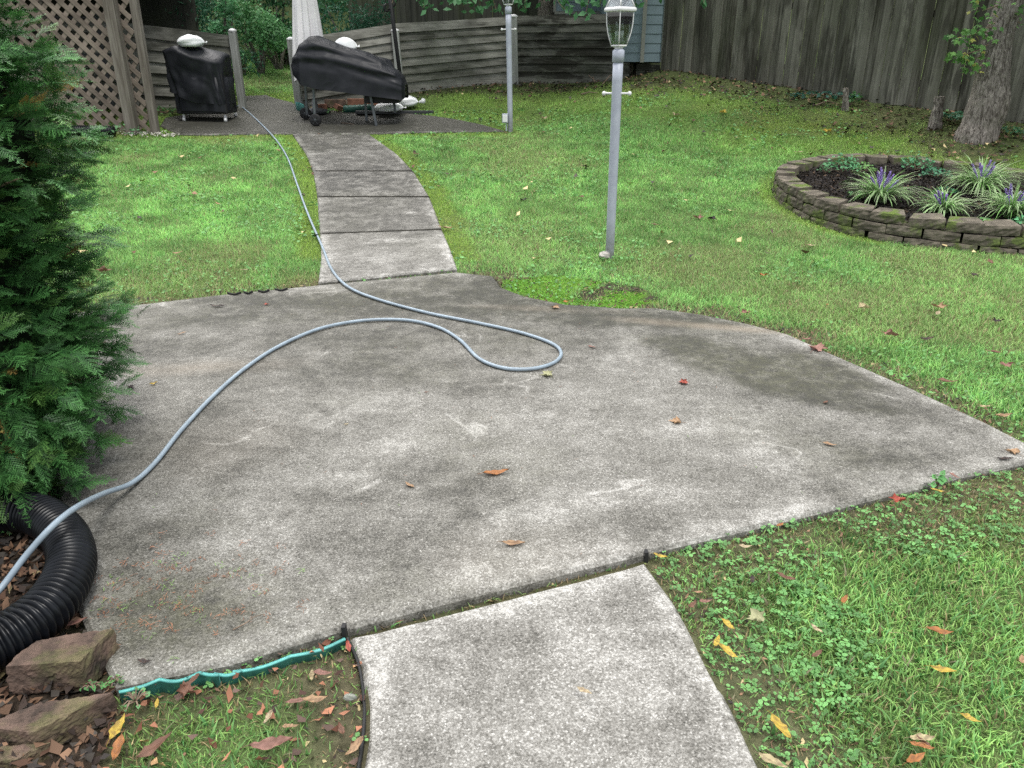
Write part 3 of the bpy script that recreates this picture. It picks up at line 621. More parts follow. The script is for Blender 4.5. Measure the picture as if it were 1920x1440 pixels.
# leaf litter under the back fences
x, y, z = scatter(-8, 9, 8, 16.5, 170); bare, moss, dry, litter, q = zones(x, y); k = (RNG.random(len(x)) < litter*.9+moss*.05) & ~behind_fence(x-0, y-.3); x, y, z = x[k], y[k], z[k]; n = len(x)
lv, lt, lc = chips(x, y, z+RNG.uniform(.01, .035, n), RNG.uniform(.03, .09, n), RNG.uniform(.02, .06, n), browns(n, RNG, .035)*.8, RNG)
tag(link('leaf_litter', npmesh('leaf_litter', lv, lt, M['mulch'], lc)), 'brown dead leaf litter lying along the foot of the back fences', 'leaf litter', kind='stuff')
# mulch under the conifer
n0 = 34000; x = RNG.uniform(-4, -.85, n0); y = RNG.uniform(.9, 4.4, n0); k = pip(x, y, BED) & visible(x, y, 0*x); x, y = x[k], y[k]; n = len(x)
a = chips(x, y, GZ(x, y)+RNG.uniform(.0, .045, n), RNG.uniform(.015, .05, n), RNG.uniform(.008, .03, n), browns(n, RNG, .015)*.8, RNG, .5)
tag(link('bark_mulch', npmesh('bark_mulch', a[0], a[1], M['mulch'], a[2])), 'dark bark mulch and crumbled leaves under the conifer', 'mulch', kind='stuff')
# dead scraps in the lawn close by and along the path edges
x, y, z = scatter(-1.8, 2.4, .95, 3.2, 900); bare, moss, dry, litter, q = zones(x, y); k = RNG.random(len(x)) < .06+.8*bare; x, y, z = x[k], y[k], z[k]; n = len(x)
a = chips(x, y, z+RNG.uniform(.004, .02, n), RNG.uniform(.006, .028, n), RNG.uniform(.002, .012, n), browns(n, RNG, .12), RNG, .4)
x2, y2, z2 = scatter(-1.6, -.3, .95, 1.95, 900); m2 = len(x2); kk = RNG.random(m2) < .35; x2, y2, z2 = x2[kk], y2[kk], z2[kk]; n = len(x2)
a2 = chips(x2, y2, z2+RNG.uniform(.008, .04, n), RNG.uniform(.015, .045, n), RNG.uniform(.01, .025, n), browns(n, RNG, .05)*np.array([1.5, 1.15, 1.1]), RNG, .6)
x3, y3, z3 = scatter(-4.2, 3.2, 3.2, 6.2, 900); bare, moss, dry, litter, q = zones(x3, y3); k = RNG.random(len(x3)) < .8*bare; x3, y3, z3 = x3[k], y3[k], z3[k]; n = len(x3)
a3 = chips(x3, y3, z3+RNG.uniform(.005, .025, n), RNG.uniform(.012, .04, n), RNG.uniform(.004, .02, n), browns(n, RNG, .06)*.6, RNG, .4)
V, T, C = merge([a, a2, a3]); tag(link('leaf_crumbs', npmesh('leaf_crumbs', V, T, M['mulch'], C)), 'dead brown scraps and twigs caught in thin grass beside the concrete', 'debris', kind='stuff')
# brown conifer scraps washed on to the patio
n = 240; x = np.concatenate([RNG.normal(P(300, 1110)[0], .22, n//2), RNG.uniform(-1.6, 1.8, n//2)]); y = np.concatenate([RNG.normal(1.98, .16, n//2), RNG.uniform(1.9, 5.2, n//2)])
k = pip(x, y, PATIO) & (dpoly(x, y, PATIO) > .03); x, y = x[k], y[k]; pieces = []
for X0, Y0 in zip(x, y):
    near_ = Y0 < 2.4 and X0 < -.4; m = 7 if near_ else 1; th = RNG.uniform(0, 6.28); c = np.tile(np.array([.27, .13, .075] if RNG.random() < .8 else [.18, .3, .09]), (m, 1))*RNG.uniform(.6, 1.2)
    xx = X0+RNG.normal(0, .012 if near_ else 0, m); yy = Y0+RNG.normal(0, .012 if near_ else 0, m); pieces.append(chips(xx, yy, xx*0+.006, np.full(m, .020)*RNG.uniform(.5, 1.2, m), np.full(m, .0022), c, RNG, .12))
V, T, C = merge(pieces); tag(link('conifer_scraps', npmesh('conifer_scraps', V, T, M['mulch'], C)), 'rusty brown conifer scraps scattered on the patio concrete', 'debris', kind='stuff')
# ------------------------------------------------------------ back fences
def V3(a): return Vector(tuple(float(v) for v in a))
def hfence(label, posts, nb, group='weathered horizontal board fences', mats=('fence_wood',)):
    """posts: list of (bottom point, top point); boards overlap like siding"""
    root = empty('board_fence', posts[0][0], label, 'fence', group)
    for si, ((b0, t0), (b1, t1)) in enumerate(zip(posts, posts[1:])):
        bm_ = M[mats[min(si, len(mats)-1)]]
        b0, t0, b1, t1 = map(V3, (b0, t0, b1, t1))
        dr = (b1-b0).normalized(); nrm = Vector((dr.y, -dr.x, 0)).normalized()
        if nrm.y > 0: nrm = -nrm
        for k in range(nb):
            f0, f1 = (k-.10)/nb, (k+1)/nb; j = [random.uniform(-.010, .010) for _ in range(4)]
            if k == 0: f0 -= .10
            A = b0.lerp(t0, f0)+nrm*(.046+j[0]*.6); B = b1.lerp(t1, f0)+nrm*(.046+j[1]*.6); Cc = b1.lerp(t1, f1)+nrm*(.004)+Vector((0, 0, j[2])); D = b0.lerp(t0, f1)+nrm*(.004)+Vector((0, 0, j[3]))
            A += dr*.004; D += dr*.004; B -= dr*.004; Cc -= dr*.004; m0 = (A+B)/2+Vector((0, 0, random.uniform(-.012, .008))); m1 = (D+Cc)/2+Vector((0, 0, random.uniform(-.008, .012)))
            b = [A, m0, B, Cc, m1, D]; Vv = b+[p-nrm*.022 for p in b]; n = 6
            Fs = [(0, 1, 4, 5), (1, 2, 3, 4), (11, 10, 7, 6), (10, 9, 8, 7)]+[(i, i+6, (i+1) % 6+6, (i+1) % 6) for i in range(6)]
            # local x runs along the board
            ang = math.atan2(dr.y, dr.x); c = sum(Vv, Vector())/12; R = Matrix.Rotation(-ang, 3, 'Z')
            me = mesh('board', [R @ (p-c) for p in Vv], Fs, bm_); o = link('board', me, root, True, c); o.rotation_euler = (0, 0, ang)
        mid0 = b0.lerp(b1, .5)-nrm*.05; mid1 = t0.lerp(t1, .5)-nrm*.05
        add('batten', bar(mid0-Vector((0, 0, .1)), mid1+Vector((0, 0, -.01)), .05, .09, nrm), M['fence_wood'], root)
    return root
def fpost(root, b, t, wd=.11, white=True):
    b = V3(b); t = V3(t); add('post', bar(b-Vector((0, 0, .15)), t, wd, wd, (0, 1, 0)), M['gatepost'], root, bevel=.006)
    if white: add('post_cap', lathe([(wd*.50, 0), (wd*.62, .006), (wd*.6, .03), (wd*.3, .05), (.003, .055)], 8, tuple(t+Vector((0, 0, .001)))), M['white_paint'], root, True)
L0 = [(Q(60, 185, 13.2), Q(60, 25, 13.2)), (Q(262, 196, 13.5), Q(262, 45, 13.5)), (Q(438, 203, 14.0), Q(432, 66, 14.0))]
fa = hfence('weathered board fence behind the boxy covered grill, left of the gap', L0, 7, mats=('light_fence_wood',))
fpost(fa, Q(456, 206, 13.95), Q(436, 60, 13.95), .115)
BC = [(Q(562, 203, 13.8), Q(547, 72, 13.8)), (Q(748, 170, 14.2), Q(740, 44, 14.2)), (Q(958, 146, 14.85), Q(958, 30, 14.85)), (Q(1180, 150, 15.2), Q(1180, 24, 15.2))]
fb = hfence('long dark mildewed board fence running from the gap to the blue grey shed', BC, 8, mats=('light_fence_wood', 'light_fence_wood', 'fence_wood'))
fpost(fb, Q(563, 208, 13.7), Q(546, 76, 13.7), .12); fpost(fb, Q(752, 170, 14.12), Q(741, 60, 14.12), .12); fpost(fb, Q(966, 152, 14.75), Q(963, 33, 14.75), .12)
def vfence(label, a, b, h, n, mat, zf, root_rails=True, seed=3):
    """tall fence of upright boards from a to b"""
    rnd = random.Random(seed); a = Vector((a[0], a[1], 0)); b = Vector((b[0], b[1], 0)); L = (b-a).length; dr = (b-a)/L; nrm = Vector((dr.y, -dr.x, 0))
    if nrm.y > 0: nrm = -nrm
    root = empty('privacy_fence', (a.x, a.y, zf(a.x, a.y)), label, 'fence'); ang = math.atan2(dr.y, dr.x); x = 0; k = 0
    R = Matrix.Rotation(ang, 3, 'Z')
    while x < L:
        wd = rnd.uniform(.118, .150); c = a+dr*(x+wd/2); z = zf(c.x, c.y)-.03+rnd.uniform(0, .03); hh = h+rnd.uniform(-.02, .02); off = (.0 if k % 2 else .018)+rnd.uniform(-.002, .002)
        e = rnd.uniform(-.003, .003); s = wd/2-.002; hw = .008; tw = rnd.uniform(-.006, .006)
        Vv = [(-s, -hw, 0), (s, -hw, rnd.uniform(-.02, .01)), (s, hw, 0), (-s, hw, 0), (-s+e, -hw+tw, hh-.03), (-s+.03, -hw+tw, hh), (s-.03, -hw-tw, hh), (s+e, -hw-tw, hh-.03), (-s+e, hw+tw, hh-.03), (-s+.03, hw+tw, hh), (s-.03, hw-tw, hh), (s+e, hw-tw, hh-.03)]
        Fs = [(0, 1, 7, 6, 5, 4), (3, 8, 9, 10, 11, 2), (0, 4, 8, 3), (1, 2, 11, 7), (4, 5, 9, 8), (5, 6, 10, 9), (6, 7, 11, 10), (0, 3, 2, 1)]
        o = link('board', mesh('board', Vv, Fs, mat), root, True, (c.x+nrm.x*off, c.y+nrm.y*off, z)); o.rotation_euler = (0, rnd.uniform(-.006, .006), ang); x += wd-rnd.choice((.002, .003, .005)); k += 1
    for f in (.12, .5, .88):
        p, q_ = a-nrm*.04, b-nrm*.04; m = 6
        for i in range(m):
            u, v = p.lerp(q_, i/m), p.lerp(q_, (i+1)/m); add('rail', bar((u.x, u.y, zf(u.x, u.y)+h*f), (v.x, v.y, zf(v.x, v.y)+h*f), .09, .04), mat, root)
    return root
vfence('tall grey upright board fence behind the flower ring and the leaning tree', (2.73, 15.0), (9.2, 7.15), 2.3, 60, M['board_fence'], lambda x, y: zt(x, y))
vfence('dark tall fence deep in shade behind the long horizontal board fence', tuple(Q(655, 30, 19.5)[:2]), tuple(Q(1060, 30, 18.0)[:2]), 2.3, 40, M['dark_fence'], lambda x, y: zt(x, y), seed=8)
# ------------------------------------------------------------ shed
sh = empty('shed', (1.9, 16.0, zt(1.9, 16)), 'blue grey clapboard shed at the corner of the two fences', 'shed')
def clap(p0, p1, z0, z1, step=.155):
    p0 = Vector((*p0, 0)); p1 = Vector((*p1, 0)); dr = (p1-p0).normalized(); nrm = Vector((dr.y, -dr.x, 0)); z = z0; ang = math.atan2(dr.y, dr.x); L = (p1-p0).length
    while z < z1-.01:
        zt_ = min(z+step, z1); Vv = [(-L/2, -.016, 0), (L/2, -.016, 0), (L/2, -.004, zt_-z), (-L/2, -.004, zt_-z), (-L/2, .0, 0), (L/2, .0, 0), (L/2, .0, zt_-z), (-L/2, 0, zt_-z)]
        Fs = [(0, 1, 2, 3), (4, 7, 6, 5), (0, 4, 5, 1), (2, 6, 7, 3), (0, 3, 7, 4), (1, 5, 6, 2)]
        c = (p0+p1)/2+nrm*.0; o = link('clapboard', mesh('clapboard', Vv, Fs, M['siding']), sh, True, (c.x, c.y, z)); o.rotation_euler = (0, 0, ang); z = zt_
cA = tuple(Q(1130, 115, 15.35)[:2]); cB = tuple(Q(1203, 116, 14.95)[:2]); cC = tuple(Q(1240, 110, 15.05)[:2])
zb = Q(1203, 116, 14.95)[2]
clap(cA, cB, zb, zb+2.8); clap(cB, cC, zb, zb+2.8)
aA = tuple(Q(1040, 21, 16.3)[:2]); aB = tuple(Q(1155, 21, 16.3)[:2]); za = Q(1040, 21, 16.3)[2]
clap(aA, aB, za, zb+2.8)
add('wall', join(box_vf(1.7, 1.0, 2.7, (sum((aA[0], aB[0]))/2+.55, 16.86, zb+1.4)), ), M['siding'], sh)
ins = lambda p, d: (p[0], p[1]+d)
def prism(pts, z0, z1):
    n = len(pts); V = [(p[0], p[1], z0) for p in pts]+[(p[0], p[1], z1) for p in pts]
    return V, [tuple(range(n))[::-1], tuple(range(n, 2*n))]+[(i, (i+1) % n, (i+1) % n+n, i+n) for i in range(n)]
add('wall', prism([ins(cA, .03), ins(cB, .03), (cC[0]-.02, cC[1]+.01), (cC[0]-.02, 16.3), (cA[0], 16.3)], zb+.01, zb+2.79), M['siding'], sh)
def trimpost(p, z0, z1, w_=.05): add('corner_trim', box_vf(w_, w_, z1-z0, (p[0], p[1]-.005, (z0+z1)/2)), M['trim'], sh)
trimpost(cB, zb-.01, zb+2.8, .065); trimpost(cC, zb-.01, zb+2.8, .04); trimpost(aA, za-.01, zb+2.8, .05)
add('sill', bar((*aA, za-.03), (*aB, za-.03), .05, .06), M['trim'], sh)
add('roof', prism([(aA[0]-.3, 15.9), (cC[0]+.3, 14.7), (cC[0]+.3, 17.7), (aA[0]-.3, 17.7)], zb+2.81, zb+2.95), M['dark_fence'], sh)
for k in range(4):
    z0 = zt(2.4, 15.1)-.05+k*.11
    add('skirt_board', bar((cB[0]-.05, cB[1]+.25, z0+.05), (cC[0]-.0, cC[1]+.06, z0+.05), .10, .02), M['fence_wood'], sh)
add('pier', box_vf(.18, .18, .5, (cA[0]+.5, 15.5, zb-.27)), M['block'], sh)
# ------------------------------------------------------------ lattice screen
LY0, LY1 = 11.15, 11.85
lb0 = Q(250, 250, 11.45); lb1 = Q(292, 250, 11.55)
lt = empty('lattice_screen', lb0, 'brown wooden lattice screen between posts at the left edge', 'lattice')
def vpost(x, y, z0, z1, w_, nm='post'): return add(nm, box_vf(w_, w_, z1-z0, (x, y, (z0+z1)/2)), M['post_wood'], lt, bevel=.006)
zl = zt(-5.4, 11.4)
def leanpost(b, t, w_):
    Vv, Fs = bar(V3(b)-Vector((0, 0, .1)), V3(t), w_, w_, (0, 1, 0)); c = sum((Vector(v) for v in Vv), Vector())/8; o = link('post', mesh('post', [v-c for v in Vv], Fs, M['post_wood']), lt, True, c)
    m = o.modifiers.new('bevel', 'BEVEL'); m.width = .008; m.segments = 2
leanpost(lb0, Q(186, -110, 11.45), .148); leanpost(lb1, Q(233, -110, 11.6), .102)
# panel plane from p0 (right) to p1 (left)
pr = Vector(tuple(Q(284, 246, 11.56))); pl_ = Vector((-8.4, 11.75, 0)); pl_.z = pr.z+.03
ax = Vector((pl_.x-pr.x, pl_.y-pr.y, 0)); LW = ax.length; ax.normalize(); nr = Vector((ax.y, -ax.x, 0)); nr = nr if nr.y < 0 else -nr
LH = 2.05; pitch = .186; sw = .062
def strip(layer, c):
    # line u*s + v = c in panel coordinates, clipped to the rectangle
    pts = []
    sgn = 1 if layer == 0 else -1
    for u in (0, LW):
        v = c-sgn*u
        if 0 <= v <= LH: pts.append((u, v))
    for v in (0, LH):
        u = (c-v)*sgn
        if 0 < u < LW: pts.append((u, v))
    if len(pts) < 2: return
    (u0, v0), (u1, v1) = pts[0], pts[1]
    if math.hypot(u1-u0, v1-v0) < .06: return
    off = nr*(.011 if layer == 1 else .0)
    A = pr+ax*u0+Vector((0, 0, v0))+off; B = pr+ax*u1+Vector((0, 0, v1))+off; d = (B-A).normalized(); s = d.cross(nr).normalized(); L = (B-A).length
    e0 = random.uniform(-.004, .004); R = Matrix((d, s, nr)).transposed()
    Vv = [(x, y*sw/2, z) for x in (-L/2, L/2) for (y, z) in ((-1, -.0045), (1, -.0045), (1, .0045), (-1, .0045))]
    me = mesh('lattice_strip', Vv, [(0, 3, 2, 1), (4, 5, 6, 7), (0, 1, 5, 4), (1, 2, 6, 5), (2, 3, 7, 6), (3, 0, 4, 7)], M['lattice_wood']); o = link('lattice_strip', me, lt, True, (A+B)/2); o.rotation_euler = R.to_euler()
# layer 1 runs up to the left on the picture and lies in front
k = -LW*1.0
c = 0.03
while c < LW+LH: strip(0, c); c += pitch
c = -LW
while c < LH: strip(1, c); c += pitch
add('bottom_rail', bar(pr+Vector((0, 0, -.03)), pl_+Vector((0, 0, -.03)), .05, .03), M['post_wood'], lt)
add('top_beam', bar(pr+Vector((0, 0, LH+.08))-ax*.3, pl_+Vector((0, 0, LH+.08)), .14, .09), M['post_wood'], lt)
for f in (.42, .85): vpost((pr+ax*LW*f).x, (pr+ax*LW*f).y+.09, zl-.1, zl+LH+.2, .09)
dk_ = empty('deck', (-7.3, 13.2, zl), 'dark timber deck roof over the store behind the lattice', 'deck')  # unseen roof with board walls, added to block light behind the lattice
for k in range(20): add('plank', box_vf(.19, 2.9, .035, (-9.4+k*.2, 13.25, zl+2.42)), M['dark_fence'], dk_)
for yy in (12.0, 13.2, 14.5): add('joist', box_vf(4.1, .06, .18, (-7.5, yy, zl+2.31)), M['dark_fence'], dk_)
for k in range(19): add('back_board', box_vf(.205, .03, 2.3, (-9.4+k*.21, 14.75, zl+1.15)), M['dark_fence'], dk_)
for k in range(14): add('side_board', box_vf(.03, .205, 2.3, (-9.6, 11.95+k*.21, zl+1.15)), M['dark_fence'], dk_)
# dark store behind the lattice: shelf with a bin, low-lit
sb = empty('storage_shelf', (-7.2, 12.6, zt(-7.2, 12.6)), 'dark shelf stacked with black tubs half hidden behind the lattice', 'shelf')
zz = zt(-7.2, 12.6)
for k in range(3): add('board', box_vf(1.9, .5, .03, (-7.1, 12.7, zz+.35+k*.5)), M['black_metal'], sb)
for sx in (-.93, .93):
    for sy in (-.22, .22): add('upright', box_vf(.05, .05, 1.5, (-7.1+sx, 12.7+sy, zz+.75)), M['black_metal'], sb)
# ------------------------------------------------------------ lamp posts
def lantern(root, mat, z0, light=True):
    """square lantern turned corner-on; local space, z0 = top of the post collar"""
    def sq(prof, nm, m, ph=0, smooth=False): return add(nm, lathe([(r, z+z0) for r, z in prof], 4, rot=ph), m, root, smooth, False, bevel=.002)
    sq([(.03, 0), (.034, .012), (.062, .02), (.062, .028), (.05, .032)], 'base_plate', mat)
    body = [(.060, .030), (.074, .07), (.088, .115), (.098, .17), (.101, .225), (.100, .262)]
    for k in range(4):
        a = k*math.pi/2; pts = [(r*math.cos(a), r*math.sin(a), z+z0) for r, z in body]; add('frame_bar', tube(pts, .0042, 6), mat, root, True, False)
        a2 = a+math.pi/2; Vv = []; Fs = []
        for i, (r, z) in enumerate(body):
            r -= .002; Vv += [(r*math.cos(a), r*math.sin(a), z+z0), (r*math.cos(a2), r*math.sin(a2), z+z0)]
            if i: Fs.append((2*i-2, 2*i-1, 2*i+1, 2*i))
        add('glass_pane', (Vv, Fs), M['glass'], root, False, False)
    sq([(.104, .258), (.120, .262), (.124, .274), (.118, .286), (.108, .290), (.104, .290), (.104, .280)], 'eave', mat)
    roof = [(.107, .291), (.086, .33), (.072, .362)]
    for k in range(4):
        a = k*math.pi/2; pts = [(r*math.cos(a), r*math.sin(a), z+z0) for r, z in roof]; add('roof_bar', tube(pts, .006, 6), mat, root, True, False)
        a2 = a+math.pi/2; Vv = []; Fs = []
        for i, (r, z) in enumerate(roof):
            r -= .004; Vv += [(r*math.cos(a), r*math.sin(a), z+z0), (r*math.cos(a2), r*math.sin(a2), z+z0)]
            if i: Fs.append((2*i-2, 2*i-1, 2*i+1, 2*i))
        add('roof_pane', (Vv, Fs), M['glass'], root, False, False)
    sq([(.05, .360), (.078, .362), (.080, .372), (.05, .376)], 'roof_rim', mat)
    add('neck', lathe([(.036, z0+.374), (.036, z0+.405), (.03, z0+.41)], 16), mat, root, True, False)
    add('cap', lathe([(.056, z0+.408), (.058, z0+.411), (.036, z0+.428), (.016, z0+.446), (.007, z0+.452), (.010, z0+.465), (.002, z0+.482)], 18), mat, root, True, False)
    add('bulb_plate', lathe([(.002, z0+.052), (.045, z0+.052), (.045, z0+.058), (.002, z0+.058)], 14), mat, root, True, False)
    for k in range(3):
        a = k*2.1+.5; cx, cy = .026*math.cos(a), .026*math.sin(a)
        c_ = add('candle_sleeve', lathe([(.010, z0+.058), (.010, z0+.125), (.006, z0+.127)], 10, (cx, cy, 0)), M['white_paint'], root, True, False)
        add('bulb', lathe([(.006, z0+.127), (.013, z0+.148), (.012, z0+.165), (.004, z0+.190), (.001, z0+.198)], 10, (cx, cy, 0)), M['glass'], root, True, False)
def lamp(base, top, label, yaw, rtop, rbot, bar_h, barlen, ang):
    base = V3(base); top = V3(top); ax_ = (top-base); H = ax_.length
    root = empty('lamp_post', base, label, 'lamp post', 'pale grey lantern posts in the lawn')
    root.rotation_mode = 'QUATERNION'; root.rotation_quaternion = Vector((0, 0, 1)).rotation_difference(ax_.normalized()) @ Matrix.Rotation(yaw, 3, 'Z').to_quaternion()
    add('post', lathe([(rbot, -.1)]+[(rbot+(rtop-rbot)*i/12, (H-.095)*i/12) for i in range(13)], 24), M['post_paint'], root, True, False)
    add('collar', lathe([(rtop+.001, H-.094), (rtop+.006, H-.092), (rtop+.006, H-.012), (rtop-.006, H-.001)], 24), M['grey_paint'], root, True, False)
    cr, sr = math.cos(ang), math.sin(ang)
    p = lambda s, dz=0: (cr*s, sr*s, bar_h+dz)
    add('ladder_bar', tube([p(-barlen/2), p(barlen/2)], .0085, 10), M['white_paint'], root, True, False)
    for s in (-1, 1): 
        V_, F_ = lathe([(.002, -.017), (.012, -.013), (.017, 0), (.012, .013), (.002, .017)], 12); V_ = [(v[0]+cr*s*barlen/2, v[1]+sr*s*barlen/2, v[2]+bar_h) for v in V_]; add('ball_end', (V_, F_), M['white_paint'], root, True, False)
    lantern(root, M['white_paint'], H); return root
b1 = P(1143, 480); t1 = Q(1160, 92, b1[1]+.0)
n1 = lamp(b1, t1, 'tall grey lamp post leaning right in the middle of the lawn', math.radians(-7), .040, .036, 1.30, .205, math.radians(-14))
b2 = P(957, 246); t2 = Q(953, 12, b2[1])
n2 = lamp(b2, t2, 'farther grey lamp post at the right tip of the dark upper patio', math.radians(3), .040, .037, 1.36, .19, math.radians(2))
ob = Q(947, 240, b2[1]-.02)
obx = empty('outlet_box', (ob[0], ob[1], ob[2]), 'small grey outlet box at the foot of the farther lamp post', 'outlet box')
add('stake', box_vf(.02, .02, .14, (ob[0]+.02, ob[1], ob[2]+.03)), M['grey_paint'], obx); add('housing', box_vf(.085, .06, .13, (ob[0], ob[1]-.01, ob[2]+.135)), M['grey_paint'], obx, bevel=.008); add('cover_flap', box_vf(.07, .008, .10, (ob[0], ob[1]-.045, ob[2]+.135)), M['white_paint'], obx, bevel=.003)
def rock(name, c, r, mat, label, cat, seed, sq=(1, 1, .6), group=None):
    rr = random.Random(seed); V = []; Fs = []; n = 9; m = 6
    for i in range(m+1):
        th = math.pi*i/m
        for k in range(n):
            ph = 2*math.pi*k/n; f = r*rr.uniform(.82, 1.12); V.append((c[0]+f*sq[0]*math.sin(th)*math.cos(ph), c[1]+f*sq[1]*math.sin(th)*math.sin(ph), c[2]+r*sq[2]*.6+f*sq[2]*math.cos(th)))
    for i in range(m):
        for k in range(n): Fs.append((i*n+k, (i+1)*n+k, (i+1)*n+(k+1) % n, i*n+(k+1) % n))
    return add(name, (V, Fs), mat, None, False, label=label, cat=cat, group=group)
rock('stone', P(1133, 482), .052, M['sock'], 'pale chipped stone at the foot of the leaning lamp post', 'stone', 2)
rock('pebble', P(657, 1311), .014, M['trim'], 'smooth cream egg shaped pebble beside the front path', 'pebble', 4, (1.3, .8, .8))
# ------------------------------------------------------------ draped covers
def drape(name, rings, mat, parent, seed, fold=.02, nfold=9, tile=72, closed_top=True):
    """rings: (cx, cy, z, hx, hy, p) from top to bottom, superellipse cross sections, hem last"""
    rr = np.random.default_rng(seed); V = []; Fs = []; n = tile; N = len(rings)
    ph = rr.uniform(0, 6.28, 4)
    for i, (cx, cy, z, hx, hy, p_) in enumerate(rings):
        f = i/(N-1)
        for k in range(n):
            a = 2*math.pi*k/n; ca, sa = math.cos(a), math.sin(a); ex = 2/p_
            x = hx*abs(ca)**ex*(1 if ca >= 0 else -1); y = hy*abs(sa)**ex*(1 if sa >= 0 else -1)
            w_ = fold*(.25+f)*(math.sin(nfold*a+ph[0]+2.2*f)+.6*math.sin((nfold*1.7)*a+ph[1]-3*f)+.5*math.sin(4*a+ph[2]+4*f))
            w_ += fold*1.5*(float(vnoise(np.array(a*3.3), np.array(z*5.0), seed))-.5)
            L = math.hypot(x, y)+1e-6; zz_ = z+ (fold*.7*math.sin(3*a+ph[3])*f)
            V.append((cx+x*(1+w_/L), cy+y*(1+w_/L), zz_))
        if i:
            for k in range(n): Fs.append(((i-1)*n+k, i*n+k, i*n+(k+1) % n, (i-1)*n+(k+1) % n))
    if closed_top:
        r0 = rings[0]; V.append((r0[0], r0[1], r0[2]+.005)); t = len(V)-1
        for k in range(n): Fs.append((t, k, (k+1) % n))
    return add(name, (V, Fs), mat, parent, True)
def sack(name, c, L, Wd, H, yaw, label, seed, mat, group=None, knot=True):
    """a tied plastic bag lying down: flattened body pinched towards one end"""
    rr = np.random.default_rng(seed); V = []; Fs = []; n = 22; m = 14; ph = rr.uniform(0, 6.28, 5)
    for i in range(m+1):
        u = i/m; r = (math.sin(math.pi*min(1, u*1.05+.03))**.55) if u < .95 else .22
        for k in range(n):
            a = 2*math.pi*k/n; w_ = 1+.10*math.sin(5*a+ph[0]+5*u)*(.4+u)+.07*math.sin(9*a+ph[1]+7*u)+.10*(float(vnoise(np.array(a*2.0), np.array(u*6.0), seed))-.5)
            y = Wd/2*r*math.cos(a)*w_; z = H/2*r*math.sin(a)*w_; z = max(z, -H*.32)
            V.append(((u-.5)*L, y, z+H*.32))
        if i:
            for k in range(n): Fs.append(((i-1)*n+k, (i-1)*n+(k+1) % n, i*n+(k+1) % n, i*n+k))
    Fs.append(tuple(range(n))[::-1]); Fs.append(tuple(range(m*n, m*n+n)))
    cy_, sy_ = math.cos(yaw), math.sin(yaw); V = [(c[0]+v[0]*cy_-v[1]*sy_, c[1]+v[0]*sy_+v[1]*cy_, c[2]+v[2]) for v in V]
    o = add(name, (V, Fs), mat, None, True, label=label, cat='bag', group=group)
    if knot:
        e = [(L*.46, 0, H*.3), (L*.54, .01, H*.34), (L*.62, -.02, H*.42)]
        e = [(c[0]+v[0]*cy_-v[1]*sy_, c[1]+v[0]*sy_+v[1]*cy_, c[2]+v[2]) for v in e]; add('tied_end', tube(e, [.018, .03, .045], 8), mat, o, True)
    return o
# tall covered grill: bottom row y=225..235 in the picture
gY = 12.45; gc0 = Q(373, 228, gY); zg = zt(gc0[0], gY)+.02; gx0, gx1 = Q(316, 150, gY)[0], Q(427, 150, gY)[0]; gw = (gx1-gx0)/2; gcx = (gx0+gx1)/2; ztop = Q(360, 84, gY)[2]
gr = empty('covered_grill', (gcx, gY+.1, zg), 'boxy grill on casters under a crumpled black cover beside the lattice', 'grill')
H = ztop-zg
def cover_box():
    # profile of the top seen from the front: high shoulder left, falling to the right
    n = 26; m = 16; V = []; Fs = []; rows = 22; rr = 5
    hemL = Q(320, 172, gY)[2]; hemR = Q(425, 195, gY)[2]; hemM = Q(372, 192, gY)[2]
    per = []
    hx, hy = gw, .30
    for k in range(96):
        a = 2*math.pi*k/96; ca, sa = math.cos(a), math.sin(a); per.append((hx*abs(ca)**.42*(1 if ca >= 0 else -1), hy*abs(sa)**.42*(1 if sa >= 0 else -1), a))
    def topz(x, y): return ztop-.015-sstep(-.2*gw, gw, x)*.085-.03*sstep(-.5*gw, -gw, x)-(.10*sstep(.05, -.30, y)*sstep(-.55*gw, .1*gw, x))
    Rt = 10
    for i in range(Rt+1):
        f = (i+.001)/Rt
        for (x, y, a) in per:
            X_ = x*f; Y_ = y*f; z = topz(X_, Y_)-.05*f**8+.02*(float(vnoise(np.array(X_*9+3), np.array(Y_*9), 5))-.5)
            V.append((gcx+X_, gY+.1+Y_, z))
    for i in range(1, rows+1):
        f = i/rows
        for (x, y, a) in per:
            z0 = topz(x, y)-.05; hem = hemL+(hemM-hemL)*sstep(-gw, 0, x)+(hemR-hemM)*sstep(0, gw, x); z = z0+(hem-z0)*f
            tri_ = lambda q: .5-abs(q % 1-.5); w_ = 1.3*(.05*tri_(a*1.1+.35*f)+.05*tri_(a*2.3-.9*f+.2)-.045)*min(1, .2+f*1.5)+.022*(float(fbm(np.array(x*4+a), np.array(z*6+x*4), 1.5, 9, 4))-.5)*2*min(1, f*3)
            w_ -= .045*math.exp(-((x+gw*.25-(f)*.25)/.05)**2)*(y < 0)*min(1, f*4)*1; w_ += .03*math.exp(-((x+gw*.35-(f)*.2)/.04)**2)*(y < 0)
            L = math.hypot(x, y); V.append((gcx+x*(1+w_/L), gY+.1+y*(1+w_/L), z))
    n = 96; N = Rt+1+rows
    for i in range(1, N):
        for k in range(n): Fs.append(((i-1)*n+k, i*n+k, i*n+(k+1) % n, (i-1)*n+(k+1) % n))
    Fs.append(tuple(range(n))); return V, Fs
add('cover', cover_box(), M['cover'], gr, True)
add('cabinet', drape and box_vf(gw*1.72, .50, .62, (gcx+.03, gY+.12, zg+.10+.31)), M['rubber'], gr, bevel=.02)
zhi = Q(370, 218, gY-.2)[2]
